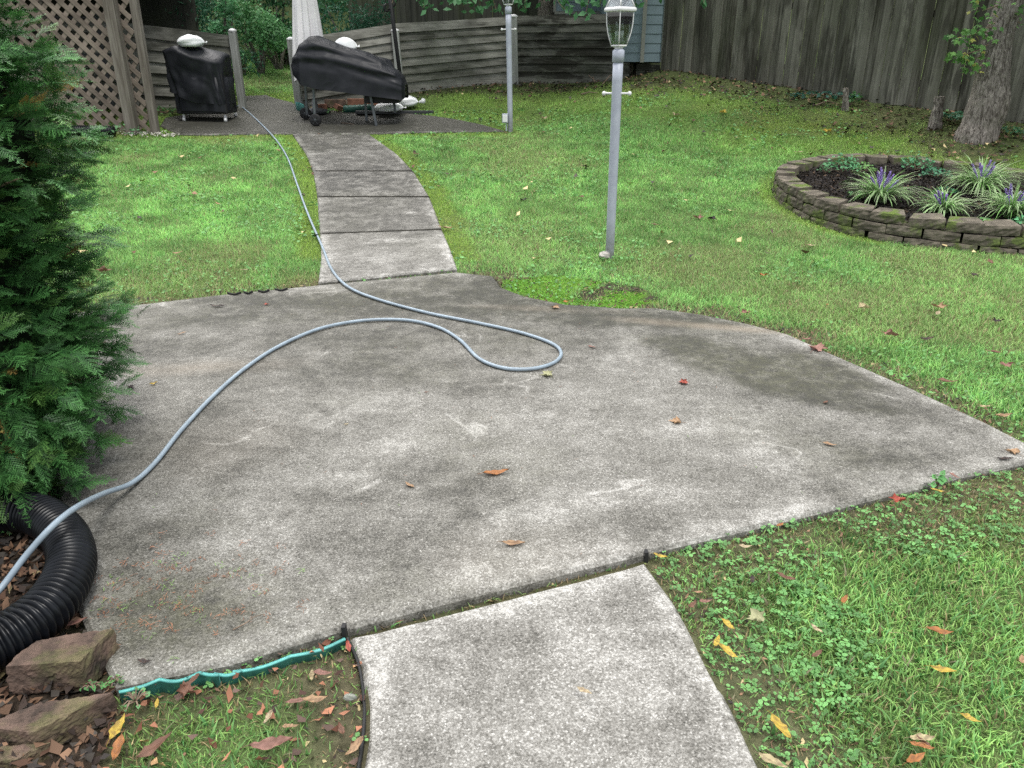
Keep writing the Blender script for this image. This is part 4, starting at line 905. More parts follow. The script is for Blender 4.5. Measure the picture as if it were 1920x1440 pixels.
drape('inner_skirt', [(gcx+.03, gY+.11, zg+.62, gw*.90, .27, 5), (gcx+.03, gY+.11, zg+.40, gw*.91, .275, 5), (gcx+.03, gY+.11, zg+.14, gw*.89, .27, 5)], M['cover'], gr, 12, .012, 11, 72, True)
for sx, sy in ((-.62, -.17), (.80, -.17), (-.85, .3), (.8, .3)):
    x_, y_ = gcx+sx*gw, gY+.1+sy; zc = zt(x_, y_)+.014
    ca = add('caster', join(lathe([(.012, .06), (.02, .075), (.02, .10)], 10, (x_, y_, zc)), tube([(x_-.018, y_, zc+.033), (x_+.018, y_, zc+.033)], .033, 14)), M['white_paint'], gr, True)
sack('plastic_bag', (gcx-.02, gY+.05, ztop-.03), .42, .36, .20, .15, 'crumpled white plastic bag lying on top of the boxy covered grill', 5, M['bag'], knot=False)
# offset smoker under its cover
sY = 12.35
smk = empty('covered_smoker', (Q(650, 225, sY)[0], sY, zt(Q(650, 225, sY)[0], sY)+.02), 'long barrel smoker on wheels under a sagging black cover', 'smoker')
def smoker_cover():
    tp = [(547, 122), (552, 108), (566, 82), (583, 69), (597, 67), (615, 74), (650, 88), (690, 98), (720, 115), (745, 132), (757, 145), (762, 158)]
    bt = [(547, 124), (553, 140), (566, 158), (583, 163), (597, 166), (615, 168), (650, 172), (690, 178), (720, 181), (745, 184), (757, 186), (761, 182)]
    hd = [.05, .16, .27, .30, .31, .32, .32, .32, .32, .32, .29, .20]
    T = np.array([Q(a, b, sY) for a, b in tp]); B = np.array([Q(a, b, sY) for a, b in bt]); m = 110; n = 60
    sT_ = np.linspace(0, len(tp)-1, m); V = []; Fs = []
    for i, s in enumerate(sT_):
        xt = np.interp(s, range(len(tp)), T[:, 0]); zt1 = np.interp(s, range(len(tp)), T[:, 2]); zb1 = np.interp(s, range(len(tp)), B[:, 2]); d = np.interp(s, range(len(tp)), hd); xx = xt; f = i/(m-1)
        h = zt1-zb1; hb = min(.30, h*.5)
        for k in range(n):
            a = k/(n-1)                    # from front hem over the top to the back hem
            ang = math.pi*a
            y = -math.cos(ang); zz_ = math.sin(ang)
            y = math.copysign(abs(y)**.62, y)*d; z = zb1+h*(zz_**.50 if zz_ > 0 else 0)
            ph_ = z*9.0+xx*3.6*(.6+.4*f)+1.2*float(fbm(np.array(xx), np.array(z), 1.2, 23, 2)); fl = (.5-abs((ph_/1.6) % 1-.5))*.035+.018*(.5-abs((ph_*1.35/1.6+.3) % 1-.5))+.030*(float(fbm(np.array(xx*1.2+z*2.5), np.array(z*7+xx*2.6), 1.6, 19, 4))-.5)
            edge = min(1, h*3); y += (-1 if a < .5 else 1)*fl*edge*1.6; z += fl*.35*math.sin(ang)*(abs(math.cos(ang)) < .5)
            V.append((xx, sY+y, z))
        if i:
            for k in range(n-1): Fs.append(((i-1)*n+k, i*n+k, i*n+k+1, (i-1)*n+k+1))
    Fs.append(tuple(range(n))[::-1]); Fs.append(tuple(range((m-1)*n, m*n))); return V, Fs
add('cover', smoker_cover(), M['cover'], smk, True)
fx0, fx1 = Q(640, 180, sY)[0], Q(752, 180, sY)[0]; fz = Q(700, 183, sY)[2]
add('firebox', box_vf(.50, .42, .10, (fx1-.27, sY, fz-.02)), M['rubber'], smk, bevel=.01)
def leg(a, b, w_=.036): return add('leg', bar(V3(a), V3(b), w_, w_, (0, 1, 0)), M['steel'], smk, bevel=.003)
for (pt_, pb_, yy) in (((588, 168), (591, 226), sY-.24), ((573, 163), (576, 216), sY+.22), ((694, 178), (706, 238), sY-.26), ((684, 178), (688, 230), sY+.12), ((738, 182), (741, 212), sY+.28)):
    a_, b_ = Q(*pt_, yy), Q(*pb_, yy); b_[2] = max(b_[2], zt(b_[0], b_[1])+.016); leg((a_[0], yy, a_[2]+.02), b_)
wc = []
for (px, py, yy) in ((592, 230, sY-.28), (574, 225, sY+.24)):
    x_ = Q(px, py, yy)[0]; zc = zt(x_, yy)+.014+.088
    wh = add('wheel', tube([(x_, yy-.024, zc), (x_, yy-.018, zc), (x_, yy+.018, zc), (x_, yy+.024, zc)], [.074, .088, .088, .074], 28), M['rubber'], smk, True); wc.append((x_, yy, zc))
    add('hub', tube([(x_, yy-.034, zc), (x_, yy+.030, zc)], .020, 14), M['steel'], wh, True)
    for k in range(6):
        a = k*math.pi/3; add('spoke', bar((x_, yy-.029, zc), (x_+math.cos(a)*.066, yy-.029, zc+math.sin(a)*.066), .012, .008, (0, 1, 0)), M['black_metal'], wh)
add('axle', tube([wc[0], wc[1]], .008, 8), M['steel'], smk, True)
a_, b_ = Q(686, 182, sY-.05), Q(697, 184, sY-.05)
add('crossbar', bar(Q(684, 190, sY+.1), Q(698, 190, sY-.24), .03, .02), M['black_metal'], smk)
bz = Q(655, 92, sY+.22); sack('plastic_bag', (Q(652, 96, sY+.2)[0], sY+.16, Q(652, 96, sY+.2)[2]-.02), .38, .32, .26, .05, 'white plastic bag perched on the back of the covered smoker', 9, M['bag'], knot=False)
dr_ = Q(705, 115, sY+.45); drape('cloth_bundle', [(dr_[0], sY+.42, dr_[2]+.07, .05, .05, 2), (dr_[0], sY+.42, dr_[2]+.03, .2, .12, 2.4), (dr_[0], sY+.42, dr_[2]-.12, .26, .15, 2.4)], M['cover'], smk, 14, .02, 6, 40)
# folded umbrella
uY = 13.1; ux = Q(577, 60, uY)[0]; uz = zt(ux, uY)
um = empty('patio_umbrella', (ux, uY, uz+.01), 'closed pale grey patio umbrella standing behind the covered smoker', 'umbrella')
add('pole', tube([(ux, uY, uz), (ux, uY, uz+2.9)], .02, 12), M['white_paint'], um, True)
add('base', lathe([(.24, .0), (.24, .05), (.05, .09), (.04, .2)], 24, (ux, uY, uz+.01)), M['black_metal'], um, True)
V = []; Fs = []; n = 96; rws = 24
for i in range(rws+1):
    f = i/rws; z = uz+.52+(2.28)*(1-f); r = .035+.20*f**.72-.02*sstep(.85, 1, f)
    for k in range(n):
        a = 2*math.pi*k/n; w_ = 1+.16*f**.4*math.sin(8*a)+.06*math.sin(16*a+1+2*f)+.04*math.sin(5*a+3*f); V.append((ux+r*w_*math.cos(a)*1.08, uY+r*w_*math.sin(a), z-.03*math.sin(8*a)*f*f))
    if i:
        for k in range(n): Fs.append(((i-1)*n+k, i*n+k, i*n+(k+1) % n, (i-1)*n+(k+1) % n))
Fs.append(tuple(range(n))); add('canopy', (V, Fs), M['canopy'], um, True)
add('finial', lathe([(.03, 0), (.035, .03), (.01, .07)], 12, (ux, uY, uz+2.82)), M['white_paint'], um, True)
# black feeder pole behind the smoker
fp = P(752, 205); fY = 13.45; f0 = Q(757, 190, fY); f0[2] = zt(f0[0], fY); f1 = Q(724, -60, fY)
pole = empty('hanger_pole', f0, 'black iron hanger pole rising behind the covered smoker', 'pole')
add('pole', tube([f0, f0*.5+f1*.5, f1], .032, 10), M['rubber'], pole, True)
ku = Q(728, 18, fY); add('hook', tube([ku, ku+np.array([.09, 0, .05]), ku+np.array([.16, 0, .16]), ku+np.array([.15, -.02, .3])], .014, 8), M['rubber'], pole, True)
add('hook', tube([ku+np.array([0, 0, -.02]), ku+np.array([-.05, -.02, -.02]), ku+np.array([-.06, -.02, .05]), ku+np.array([-.02, -.02, .08])], .02, 8), M['rubber'], pole, True)
# bags, bricks, rolls and slabs behind the smoker
b_ = P(733, 216); sack('sandbag', (b_[0], b_[1], zt(b_[0], b_[1])+.06), .50, .30, .17, .1, 'plump white sandbag lying in front at the back of the upper patio', 21, M['bag'], 'white sandbags on the upper patio', False)
b_ = P(755, 207); sack('sandbag', (b_[0]+.05, b_[1]+.1, zt(b_[0], b_[1])+.06), .48, .30, .20, -.15, 'white sandbag lying behind the front one with its tied end sticking out', 23, M['bag'], 'white sandbags on the upper patio')
b_ = P(745, 216); add('plank', box_vf(1.25, .16, .045, (b_[0]-.05, b_[1]+.10, zt(b_[0], b_[1])+.04)), M['black_metal'], None, label='dark plank lying flat under the white sandbags', cat='plank', bevel=.004)
for (px, py, l_, rz, lab, sd_) in ((628, 202, .34, .05, 'brown block at the left end of the brick row behind the smoker', 1), (672, 201, .36, .02, 'long red brick in the middle of the row behind the smoker', 2), (706, 200, .22, -.05, 'red brick at the right end of the row behind the smoker', 3), (602, 208, .18, .3, 'low red brick half sunk beside the gate post', 4), (637, 211, .2, 1.0, 'broken red brick tipped on edge in front of the brick row', 5)):
    b_ = P(px, py); c = (b_[0], b_[1]+.05, zt(b_[0], b_[1])+.065)
    o = add('brick', box_vf(l_, .10, .135 if sd_ < 4 else .08, (0, 0, 0)), M['redblock'] if sd_ == 1 else M['brick'], None, world=False, bevel=.008, label=lab, cat='brick', group='loose bricks behind the smoker'); o.location = c; o.rotation_euler = (.4 if sd_ == 5 else 0, .35 if sd_ == 5 else 0, rz)
def edging(name, pts, h, mat, label, cat='garden edging', scal=.0, per=.12, thick=.006, lip=.0, zfun=None, group=None):
    """a standing strip of plastic lawn edging with scalloped plan"""
    P2 = [np.array(p, float) for p in catmull(pts, 14)]; V = []; Fs = []; s = 0; N = len(P2)
    for i, p in enumerate(P2):
        t = P2[min(i+1, N-1)]-P2[max(i-1, 0)]; t /= np.linalg.norm(t[:2])+1e-9; nn = np.array([-t[1], t[0]])
        if i: s += np.linalg.norm((p-P2[i-1])[:2])
        off = nn*scal*abs(math.sin(math.pi*s/per)); z = p[2] if len(p) > 2 else 0
        q_ = p[:2]+off; w_ = thick/2
        for (o_, zz_) in ((-w_, z-.03), (-w_, z+h-.006), (-w_-lip, z+h-.005), (-w_-lip, z+h), (w_+lip, z+h), (w_+lip, z+h-.005), (w_, z+h-.006), (w_, z-.03)): V.append((q_[0]+nn[0]*o_, q_[1]+nn[1]*o_, zz_))
        if i:
            for k in range(8): Fs.append(((i-1)*8+k, (i-1)*8+(k+1) % 8, i*8+(k+1) % 8, i*8+k))
    return add(name, (V, Fs), mat, None, True, label=label, cat=cat, group=group)
for k, (pa, pb, lab) in enumerate((((645, 212), (700, 209), 'dark green scalloped edging roll lying behind the smoker legs'), ((700, 212), (728, 214), 'short end of dark green edging beside the white sandbags'))):
    a_, b_ = P(*pa), P(*pb); V_, F_ = tube([a_*(1-t)+b_*t+np.array([0, 0, .055]) for t in np.linspace(0, 1, 30)], [.055+.009*abs(math.sin(i*.7)) for i in range(30)], 12); add('edging_roll', (V_, F_), M['green_edging'], None, True, label=lab, cat='edging roll')
a_, b_ = P(556, 208), P(572, 214); edging('edging_strip', [(*a_[:2], a_[2]+.02), (*((a_+b_)/2)[:2], a_[2]+.02), (*b_[:2], b_[2]+.02)], .12, M['teal'], 'short teal plastic strip propped at the foot of the gate post')
# ------------------------------------------------------------ hose
hp = [(-60, 1165, .07), (0, 1105, .09), (50, 1040, .16), (100, 985, .225), (145, 950, .21), (195, 925, .10), (248, 905, .014), (292, 866, 0), (340, 806, 0), (400, 742, 0), (460, 690, 0), (525, 648, 0), (600, 616, 0), (680, 601, 0), (760, 600, 0), (820, 613, 0), (862, 637, 0), (898, 672, 0), (945, 690, 0), (1000, 691, 0), (1040, 679, 0), (1052, 661, 0), (1033, 643, 0), (975, 623, 0), (895, 605, 0), (800, 586, 0), (705, 560, 0), (652, 537, .005), (622, 505, .008), (604, 462, .008), (577, 400, .012), (557, 345, .012), (541, 300, .012), (525, 272, .012), (507, 250, .010), (483, 226, .010), (463, 208, .010), (452, 200, .012), (441, 199, .02), (425, 196, .02)]
hpts = []
for (a_, b_, h_) in hp:
    if h_ >= .05: hpts.append(PZ(a_, b_, h_))
    else: p_ = P(a_, b_, .014+h_); hpts.append(p_)
HR = .0103
hpts = catmull(hpts, 10)
for p_ in hpts: p_[2] = max(p_[2], zt(p_[0], p_[1])+HR+.003)
add('hose', tube(hpts, HR, 12), M['hose'], None, True, label='long grey hose looping across the patio and up beside the walkway', cat='hose')
# ------------------------------------------------------------ corrugated drain pipes
def corr(pts, r, pitch, n=26, res=7):
    P2 = catmull(pts, 40); P2 = [Vector(tuple(p)) for p in P2]; L = [0]
    for a, b in zip(P2, P2[1:]): L.append(L[-1]+(b-a).length)
    tot = L[-1]; m = int(tot/pitch*res); out = []; rad = []
    Pn = np.array([tuple(p) for p in P2])
    for i in range(m+1):
        s = tot*i/m; out.append([np.interp(s, L, Pn[:, k]) for k in range(3)]); c = math.cos(2*math.pi*s/pitch); rad.append(r-.007+.007*max(-1, min(1, c*1.6)))
    return tube(out, rad, n)
pipe_pts = [PZ(px, py, .078) for px, py in ((-60, 965), (15, 958), (74, 966), (118, 1000), (134, 1045), (124, 1090), (92, 1137), (40, 1180), (-40, 1225), (-140, 1262))]
add('drain_pipe', corr(pipe_pts, .076, .0205), M['pipe'], None, True, label='thick black corrugated drain pipe curving out from under the conifer', cat='drain pipe')
c0, c1 = P(215, 257), P(150, 255); dvec = (c1-c0)/np.linalg.norm(c1-c0)
add('drain_pipe', corr([c0+np.array([0, 0, .075]), c0+dvec*.4+np.array([0, 0, .075]), c0+dvec*.8+np.array([0, 0, .07])], .072, .028, 20), M['pipe'], None, True, label='open end of a black corrugated pipe at the foot of the lattice', cat='drain pipe')
# ------------------------------------------------------------ edging, stakes, stones round the patio
tz = lambda a, b, z, top=.0: (*PZ(a, b, top)[:2], z)
edging('edging_strip', [tz(222, 1294, -.07, .004), tz(262, 1279, -.065, .004), tz(330, 1268, -.065, .004), tz(362, 1262, -.065, .004), tz(412, 1256, -.065, .002)], .069, M['teal'], 'teal scalloped edging standing at the patio corner by the red blocks', scal=-.018, per=.105, lip=.002)
edging('edging_strip', [tz(400, 1262, -.07, -.004), tz(428, 1262, -.07, -.004), tz(452, 1252, -.07, -.004)], .064, M['teal'], 'middle piece of teal edging curving in the grass beside the patio', scal=-.006, per=.17, lip=.002)
edging('edging_strip', [tz(436, 1258, -.07, -.008), tz(480, 1247, -.07, -.008), tz(545, 1228, -.07, -.008), tz(600, 1212, -.07, -.008), tz(647, 1196, -.07, -.008)], .060, M['teal'], 'low teal edging running towards the front path corner', scal=-.010, per=.16, lip=.002)
edging('edging_strip', [tz(*q_, -.055) for q_ in ((651, 1190), (672, 1240), (682, 1310), (680, 1370), (670, 1440), (655, 1540))], .045, M['black_edging'], 'thin black edging along the left side of the front path', lip=.001)
for x0_, x1_, y0_, nm_ in ((427, 452, 552, 'leftmost'), (457, 474, 550, 'second from left'), (484, 505, 547.5, 'third from left'), (516, 539, 544.5, 'the one nearest the walkway')):
    edging('edging_strip', [tuple(P(x0_, y0_-1)), tuple(P((x0_+x1_)/2, y0_+1.5)), tuple(P(x1_, y0_-2))], .014, M['black_edging'], 'buried black edging tip at the far patio edge, '+nm_, group='buried black edging tips')
def stake(px, py, z, lab): p_ = PZ(px, py, z); add('stake', bar((p_[0], p_[1], -.1), (p_[0]-.005, p_[1], z+.016), .022, .012, (0, 1, 0)), M['black_edging'], None, label=lab, cat='stake')
stake(648, 1180, .0, 'short black stake at the left corner of the front path'); stake(1214, 1040, -.01, 'short black stake at the right corner of the front path')
def wedge(name, tl, ht, z0, label, seed, taper=.8):
    """chiselled wall block from four top corners (pixels on the plane z0+ht)"""
    T_ = [PZ(px, py, z0+ht) for px, py in tl]; c = sum(T_)/4; rr = np.random.default_rng(seed)
    nu, nv, nw = 24, 16, 12; V = []; idx = {}; Fs = []
    def pt(u, v, w_):
        top = (T_[0]*(1-u)+T_[1]*u)*(1-v)+(T_[3]*(1-u)+T_[2]*u)*v; p_ = top.copy(); p_[2] = z0+ht*(w_); return p_
    def g(i, j, k):
        key = (i, j, k)
        if key not in idx:
            p_ = pt(i/nu, j/nv, k/nw); on = (i in (0, nu))+(j in (0, nv))+(k in (0, nw)); cc = (c+np.array([0, 0, 0])); cc = np.array([c[0], c[1], z0+ht/2]); d = p_-cc
            nz = float(fbm(np.array(p_[0]*9+p_[2]*7), np.array(p_[1]*9-p_[2]*5), 2, seed, 4))-.5; p_ = p_+d*nz*.10; nz2 = float(fbm(np.array(p_[0]*60+p_[2]*35), np.array(p_[1]*60-p_[2]*41), 2, seed+9, 3))-.5; p_ = p_+d/(np.linalg.norm(d)+1e-6)*nz2*.012; 
            if on > 1: p_ = p_-d*.02
            idx[key] = len(V); V.append(tuple(p_))
        return idx[key]
    for i in range(nu):
        for j in range(nv): Fs.append((g(i, j, nw), g(i+1, j, nw), g(i+1, j+1, nw), g(i, j+1, nw))); Fs.append((g(i, j, 0), g(i, j+1, 0), g(i+1, j+1, 0), g(i+1, j, 0)))
    for i in range(nu):
        for k in range(nw): Fs.append((g(i, 0, k), g(i+1, 0, k), g(i+1, 0, k+1), g(i, 0, k+1))); Fs.append((g(i, nv, k), g(i, nv, k+1), g(i+1, nv, k+1), g(i+1, nv, k)))
    for j in range(nv):
        for k in range(nw): Fs.append((g(0, j, k), g(0, j, k+1), g(0, j+1, k+1), g(0, j+1, k))); Fs.append((g(nu, j, k), g(nu, j+1, k), g(nu, j+1, k+1), g(nu, j, k+1)))
    return add(name, (V, Fs), M['redblock'], None, False, label=label, cat='wall block', group='reddish wall blocks at the mulch bed corner')
wedge('wall_block', [(4, 1250), (150, 1240), (216, 1176), (66, 1200)], .105, -.03, 'upper reddish wedge block beside the drain pipe and patio corner', 3)
wedge('wall_block', [(-40, 1362), (62, 1374), (212, 1297), (70, 1318)], .085, -.05, 'lower mossy red block tilted below the upper one', 5)
wedge('wall_block', [(-60, 1430), (30, 1425), (95, 1392), (-30, 1400)], .05, -.05, 'small red block fragment at the bottom left corner', 7)
# ------------------------------------------------------------ planter ring
def ringz(y): return .262+(y-6.6)*.098
pl = empty('planter_ring', (4.5, 8.0, zt(4.5, 8)), 'round raised flower bed of mossy stacked blocks on the right', 'planter')
RC = np.array(catmull(RING, 40, True)); seg = np.hypot(*(np.roll(RC, -1, 0)-RC).T); cum = np.concatenate([[0], np.cumsum(seg)]); TOT = cum[-1]
def rpt(s, inset):
    s = s % TOT; xs_ = np.append(RC[:, 0], RC[0, 0]); ys_ = np.append(RC[:, 1], RC[0, 1]); p_ = np.array([np.interp(s, cum, xs_), np.interp(s, cum, ys_)]); q_ = np.array([np.interp((s+.03) % TOT, cum, xs_), np.interp((s+.03) % TOT, cum, ys_)])
    t = (q_-p_)/np.linalg.norm(q_-p_); nn = np.array([-t[1], t[0]]); return p_+nn*inset
area = sum(RING[i][0]*RING[(i+1) % len(RING)][1]-RING[(i+1) % len(RING)][0]*RING[i][1] for i in range(len(RING))); SG = 1 if area > 0 else -1
CH_ = .092; NB = int(round(TOT/.30)); BL = TOT/NB
for course in range(3):
    for k in range(NB):
        s0 = (k+(.5 if course % 2 else 0)+random.uniform(-.04, .04))*BL; s1 = s0+BL-.012; m = rpt((s0+s1)/2, 0); ztop_ = ringz(m[1])-course*CH_
        if ztop_ < zt(*m)-.02: continue
        if m[0] > 6.3: continue
        lo = rpt(s0, 0), rpt(s1, 0); li = rpt(s0+.03, .19*SG), rpt(s1-.03, .19*SG); out = -(li[0]-lo[0])/.19*(.012*course+random.uniform(-.006, .006))
        dz = random.uniform(-.003, .003); tl = random.uniform(-.004, .004); V = []; Fs = []; nu = 8; nw = 4
        if course == 0 and random.random() < .2: tl += .012
        mid = (lo[0]+lo[1])/2; face = []
        # rough split face outside
        for w_ in range(nw+1):
            for u in range(nu+1):
                f = u/nu; p_ = lo[0]*(1-f)+lo[1]*f; bulge = .014*math.sin(math.pi*f)+.006*random.uniform(-1, 1); bulge *= 0 if (u in (0, nu) and False) else 1
                od = (p_-(li[0]*(1-f)+li[1]*f)); od /= np.linalg.norm(od); p_ = p_+od*bulge+out
                if w_ in (0, nw): p_ = p_-od*.005
                z = ztop_-CH_+.006+(CH_-.006)*w_/nw+dz+tl*(f-.5)*2; z += 0 if w_ < nw else -.004*random.random()
                # terrace: tilt with the slope
                z += (p_[1]-mid[1])*.098; V.append((p_[0], p_[1], z))
        nf = len(V)
        for w_ in range(2):
            for u in range(nu+1):
                f = u/nu; p_ = li[0]*(1-f)+li[1]*f+out; z = ztop_-CH_+.006+(CH_-.006)*w_+dz+tl*(f-.5)*2+(p_[1]-mid[1])*.098; V.append((p_[0], p_[1], z))
        g = lambda w_, u: w_*(nu+1)+u
        for w_ in range(nw):
            for u in range(nu): Fs.append((g(w_, u), g(w_, u+1), g(w_+1, u+1), g(w_+1, u)))
        b0, b1_ = nf, nf+nu+1
        for u in range(nu):
            Fs.append((g(nw, u), g(nw, u+1), b1_+u+1, b1_+u)); Fs.append((g(0, u+1), g(0, u), b0+u, b0+u+1)); Fs.append((b0+u+1, b0+u, b1_+u, b1_+u+1))
        Fs.append(tuple([g(w_, 0) for w_ in range(nw+1)]+[b1_, b0])); Fs.append(tuple([g(w_, nu) for w_ in range(nw, -1, -1)]+[b0+nu, b1_+nu]))
        if SG < 0: Fs = [f[::-1] for f in Fs]
        add('block', (V, Fs), M['block'], pl)
# soil and mulch inside
x = RNG.uniform(2.8, 6.3, 60000); y = RNG.uniform(6.4, 9.6, 60000); k = pip(x, y, RINGC) & (dpoly(x, y, RINGC) > .12); x, y = x[k], y[k]
pz = lambda x, y: ringz(y)-.085+(fbm(x, y, 2.5, 33)-.5)*.05
xg, yg = np.meshgrid(np.arange(2.75, 6.3, .08), np.arange(6.4, 9.6, .08)); kk = pip(xg.ravel(), yg.ravel(), RINGC); ny_, nx_ = xg.shape; ii = np.arange(nx_*ny_).reshape(ny_, nx_)
fq = np.stack([ii[:-1, :-1].ravel(), ii[:-1, 1:].ravel(), ii[1:, 1:].ravel(), ii[1:, :-1].ravel()], 1); fq = fq[kk[fq].all(1) & (dpoly(xg.ravel()[fq].mean(1), yg.ravel()[fq].mean(1), RINGC) > .06)]
gcol = np.tile([.02, .016, .014, 1], (nx_*ny_, 1)); vv = np.stack([xg.ravel(), yg.ravel(), pz(xg.ravel(), yg.ravel())-.012], 1)
us = np.unique(fq); remap = -np.ones(len(vv), int); remap[us] = np.arange(len(us)); so = link('soil', npmesh('soil', vv[us], remap[fq], M['soil'], gcol[us], True), pl, True, (0, 0, 0))
x, y = x[:14000], y[:14000]; n = len(x); dk = np.array([.018, .015, .014])*RNG.uniform(.5, 2.2, n)[:, None]*.7; k = RNG.random(n) < .03; dk[k] = np.array([.13, .085, .055])
a = chips(x, y, pz(x, y)+RNG.uniform(-.004, .016, n), RNG.uniform(.02, .06, n), RNG.uniform(.008, .025, n), dk, RNG, .4)
mo = link('mulch', npmesh('mulch', a[0], a[1], M['mulch'], a[2]), pl, True, (0, 0, 0)); tag(mo, kind='stuff')
# ------------------------------------------------------------ plants in the ring
def blades(n, L, wd, spread, seed, pale=True):
    """arching strap leaves from one root, cream edges round a green stripe; local space"""
    r = np.random.default_rng(seed); seg = 6; V = []; Fs = []; C = []
    for i in range(n):
        yaw = r.uniform(0, 2*np.pi); l = L*r.uniform(.55, 1.1); el = r.uniform(.75, 1.5); rad = r.uniform(0, .05); p = np.array([rad*math.cos(yaw), rad*math.sin(yaw), 0.]); w0 = wd*r.uniform(.7, 1.2); bend = r.uniform(.16, .42)*spread
        g = np.array([.15, .33, .08])*r.uniform(.7, 1.4); cr = np.array([.80, .86, .62])*r.uniform(.75, 1.1); s = np.array([-math.sin(yaw), math.cos(yaw), 0]); o = len(V)
        green_only = r.random() < .2
        for k in range(seg+1):
            f = k/seg; wk = w0*(1-f**2.2)*.5+.0006
            for q, cc in ((-1, cr), (-.35, g), (.35, g), (1, cr)): V.append(p+s*wk*q+np.array([0, 0, -abs(q)*-.0015])); C.append([*(g if green_only else cc)*(.75+.25*min(1, f*3)), 1])
            if k:
                a = o+4*(k-1)
                for q in range(3): Fs.append((a+q, a+q+1, a+q+5, a+q+4))
            e = el-bend*k*1.05; st = l/seg; p = p+np.array([math.cos(yaw)*math.cos(e), math.sin(yaw)*math.cos(e), math.sin(e)])*st
            if p[2] < .008: p[2] = .008
    return V, Fs, C
def spike(h, seed, lx, ly):
    r = np.random.default_rng(seed); V, Fs = tube([(0, 0, 0), (lx*.4, ly*.4, h*.5), (lx, ly, h)], .0028, 5); C = [[.16, .12, .20, 1]]*len(V)
    for k in range(54):
        f = .42+.58*k/54; a = k*2.4; rr = .0135*(1-.55*(f-.42)/.58); c = np.array([lx*f**1.3+rr*math.cos(a), ly*f**1.3+rr*math.sin(a), h*f]); s = .0085*(1-.5*(f-.42)); o = len(V); col = np.array([.33, .24, .58])*r.uniform(.6, 1.5)
        for d in ((s, 0, 0), (-s, 0, 0), (0, s, 0), (0, -s, 0), (0, 0, s), (0, 0, -s)): V.append(tuple(c+np.array(d))); C.append([*np.clip(col, 0, 1), 1])
        Fs += [(o, o+2, o+4), (o+2, o+1, o+4), (o+1, o+3, o+4), (o+3, o, o+4), (o+2, o, o+5), (o+1, o+2, o+5), (o+3, o+1, o+5), (o, o+3, o+5)]
    return V, Fs, C
def ringpt(px, py):
    z = .4
    for _ in range(6): p_ = PZ(px, py, z); z = float(pz(np.array(p_[0]), np.array(p_[1])))
    return np.array([p_[0], p_[1], z])
for i, (px, py, L, n, lab, sp) in enumerate((
    (1648, 380, .40, 190, 'large variegated lilyturf with tall purple spikes, leftmost in the flower ring', [(-.10, .30), (-.065, .34), (-.03, .31), (0, .29), (.05, .30), (.09, .27), (.13, .22), (-.12, .24)]),
    (1833, 362, .44, 210, 'biggest variegated lilyturf, at the back of the flower ring', [(-.14, .29), (-.07, .30), (.02, .33), (.06, .31), (.12, .26), (-.02, .27)]),
    (1765, 407, .32, 120, 'small low variegated lilyturf just inside the front wall of the ring', [(-.15, .19), (-.11, .22), (-.08, .21), (-.05, .20), (-.02, .17), (.01, .18)]),
    (1892, 408, .40, 170, 'variegated lilyturf cut by the right edge of the picture', [(-.13, .27), (-.08, .31), (-.05, .25), (.04, .24), (.07, .26), (.10, .22)]))):
    c = ringpt(px, py); root = empty('lilyturf', c, lab, 'plant', 'variegated lilyturf clumps in the flower ring'); V, Fs, C = blades(int(n*1.4), L*1.08, .016, 1.0, 50+i)
    tag(link('foliage', mesh('foliage', V, Fs, M['leaf'], True, C), root, False), kind='stuff')
    for j, (dx, h) in enumerate(sp):
        V, Fs, C = spike(h, 90+7*i+j, dx, random.uniform(-.08, .02)); link('flower_spike', mesh('flower_spike', V, Fs, M['leaf'], True, C), root, False)
def leaf_quads(ctr, N, size, c, rng, asp=.55, fold=.25, jag=False):
    """pointed leaves: four corners and a folded midrib"""
    n = len(ctr); d = rng.normal(0, 1, (n, 3)); d[:, 2] -= .45; a = d-N*(d*N).sum(1)[:, None]; a /= np.linalg.norm(a, axis=1)[:, None]+1e-9; b = np.cross(N, a); s = size[:, None]
    V = np.stack([ctr-a*s*.5, ctr-a*s*.05+b*s*asp*.5+N*s*fold*.3, ctr+a*s*.55-N*s*.12, ctr-a*s*.05-b*s*asp*.5+N*s*fold*.3], 1)
    T = ((np.arange(n)*4)[:, None, None]+np.array([[0, 1, 2], [0, 2, 3]])[None]).reshape(-1, 3); col = np.ones((n, 4, 4)); col[..., :3] = c[:, None, :]; return V.reshape(-1, 3), T, col.reshape(-1, 4)
def weed(px, py, n, r_, h, size, lab, col, seed, plane=True, cat='plant'):
    rng = np.random.default_rng(seed); c = ringpt(px, py) if plane else P(px, py); root = empty('leafy_plant', c, lab, cat)
    th = rng.uniform(0, 6.28, n); rr = r_*np.sqrt(rng.random(n)); ctr = np.stack([rr*np.cos(th), rr*np.sin(th), h*(.35+.65*rng.random(n))*(1-.5*(rr/r_)**2)], 1)
    N = rng.normal(0, .45, (n, 3)); N[:, 2] = 1; N /= np.linalg.norm(N, axis=1)[:, None]; cc = np.array(col)*rng.uniform(.65, 1.4, n)[:, None]
    V, T, C = leaf_quads(ctr, N, size*rng.uniform(.6, 1.2, n), cc, rng, .85); tag(link('foliage', npmesh('foliage', V, T, M['leaf'], C), root, False), kind='stuff')
    vf = [tube([(0, 0, 0), tuple(ctr[i]*.6+np.array([0, 0, .01])), tuple(ctr[i])], .0018, 4) for i in range(0, n, max(1, n//14))]; V, Fs = join(*vf); tag(link('stems', mesh('stems', V, Fs, M['twig']), root, False), kind='stuff')
weed(1578, 325, 150, .20, .22, .040, 'pale green columbine left of the tallest purple spikes', (.10, .30, .13), 1); weed(1620, 318, 90, .14, .12, .035, 'low columbine leaves behind the leftmost lilyturf', (.13, .30, .08), 2)
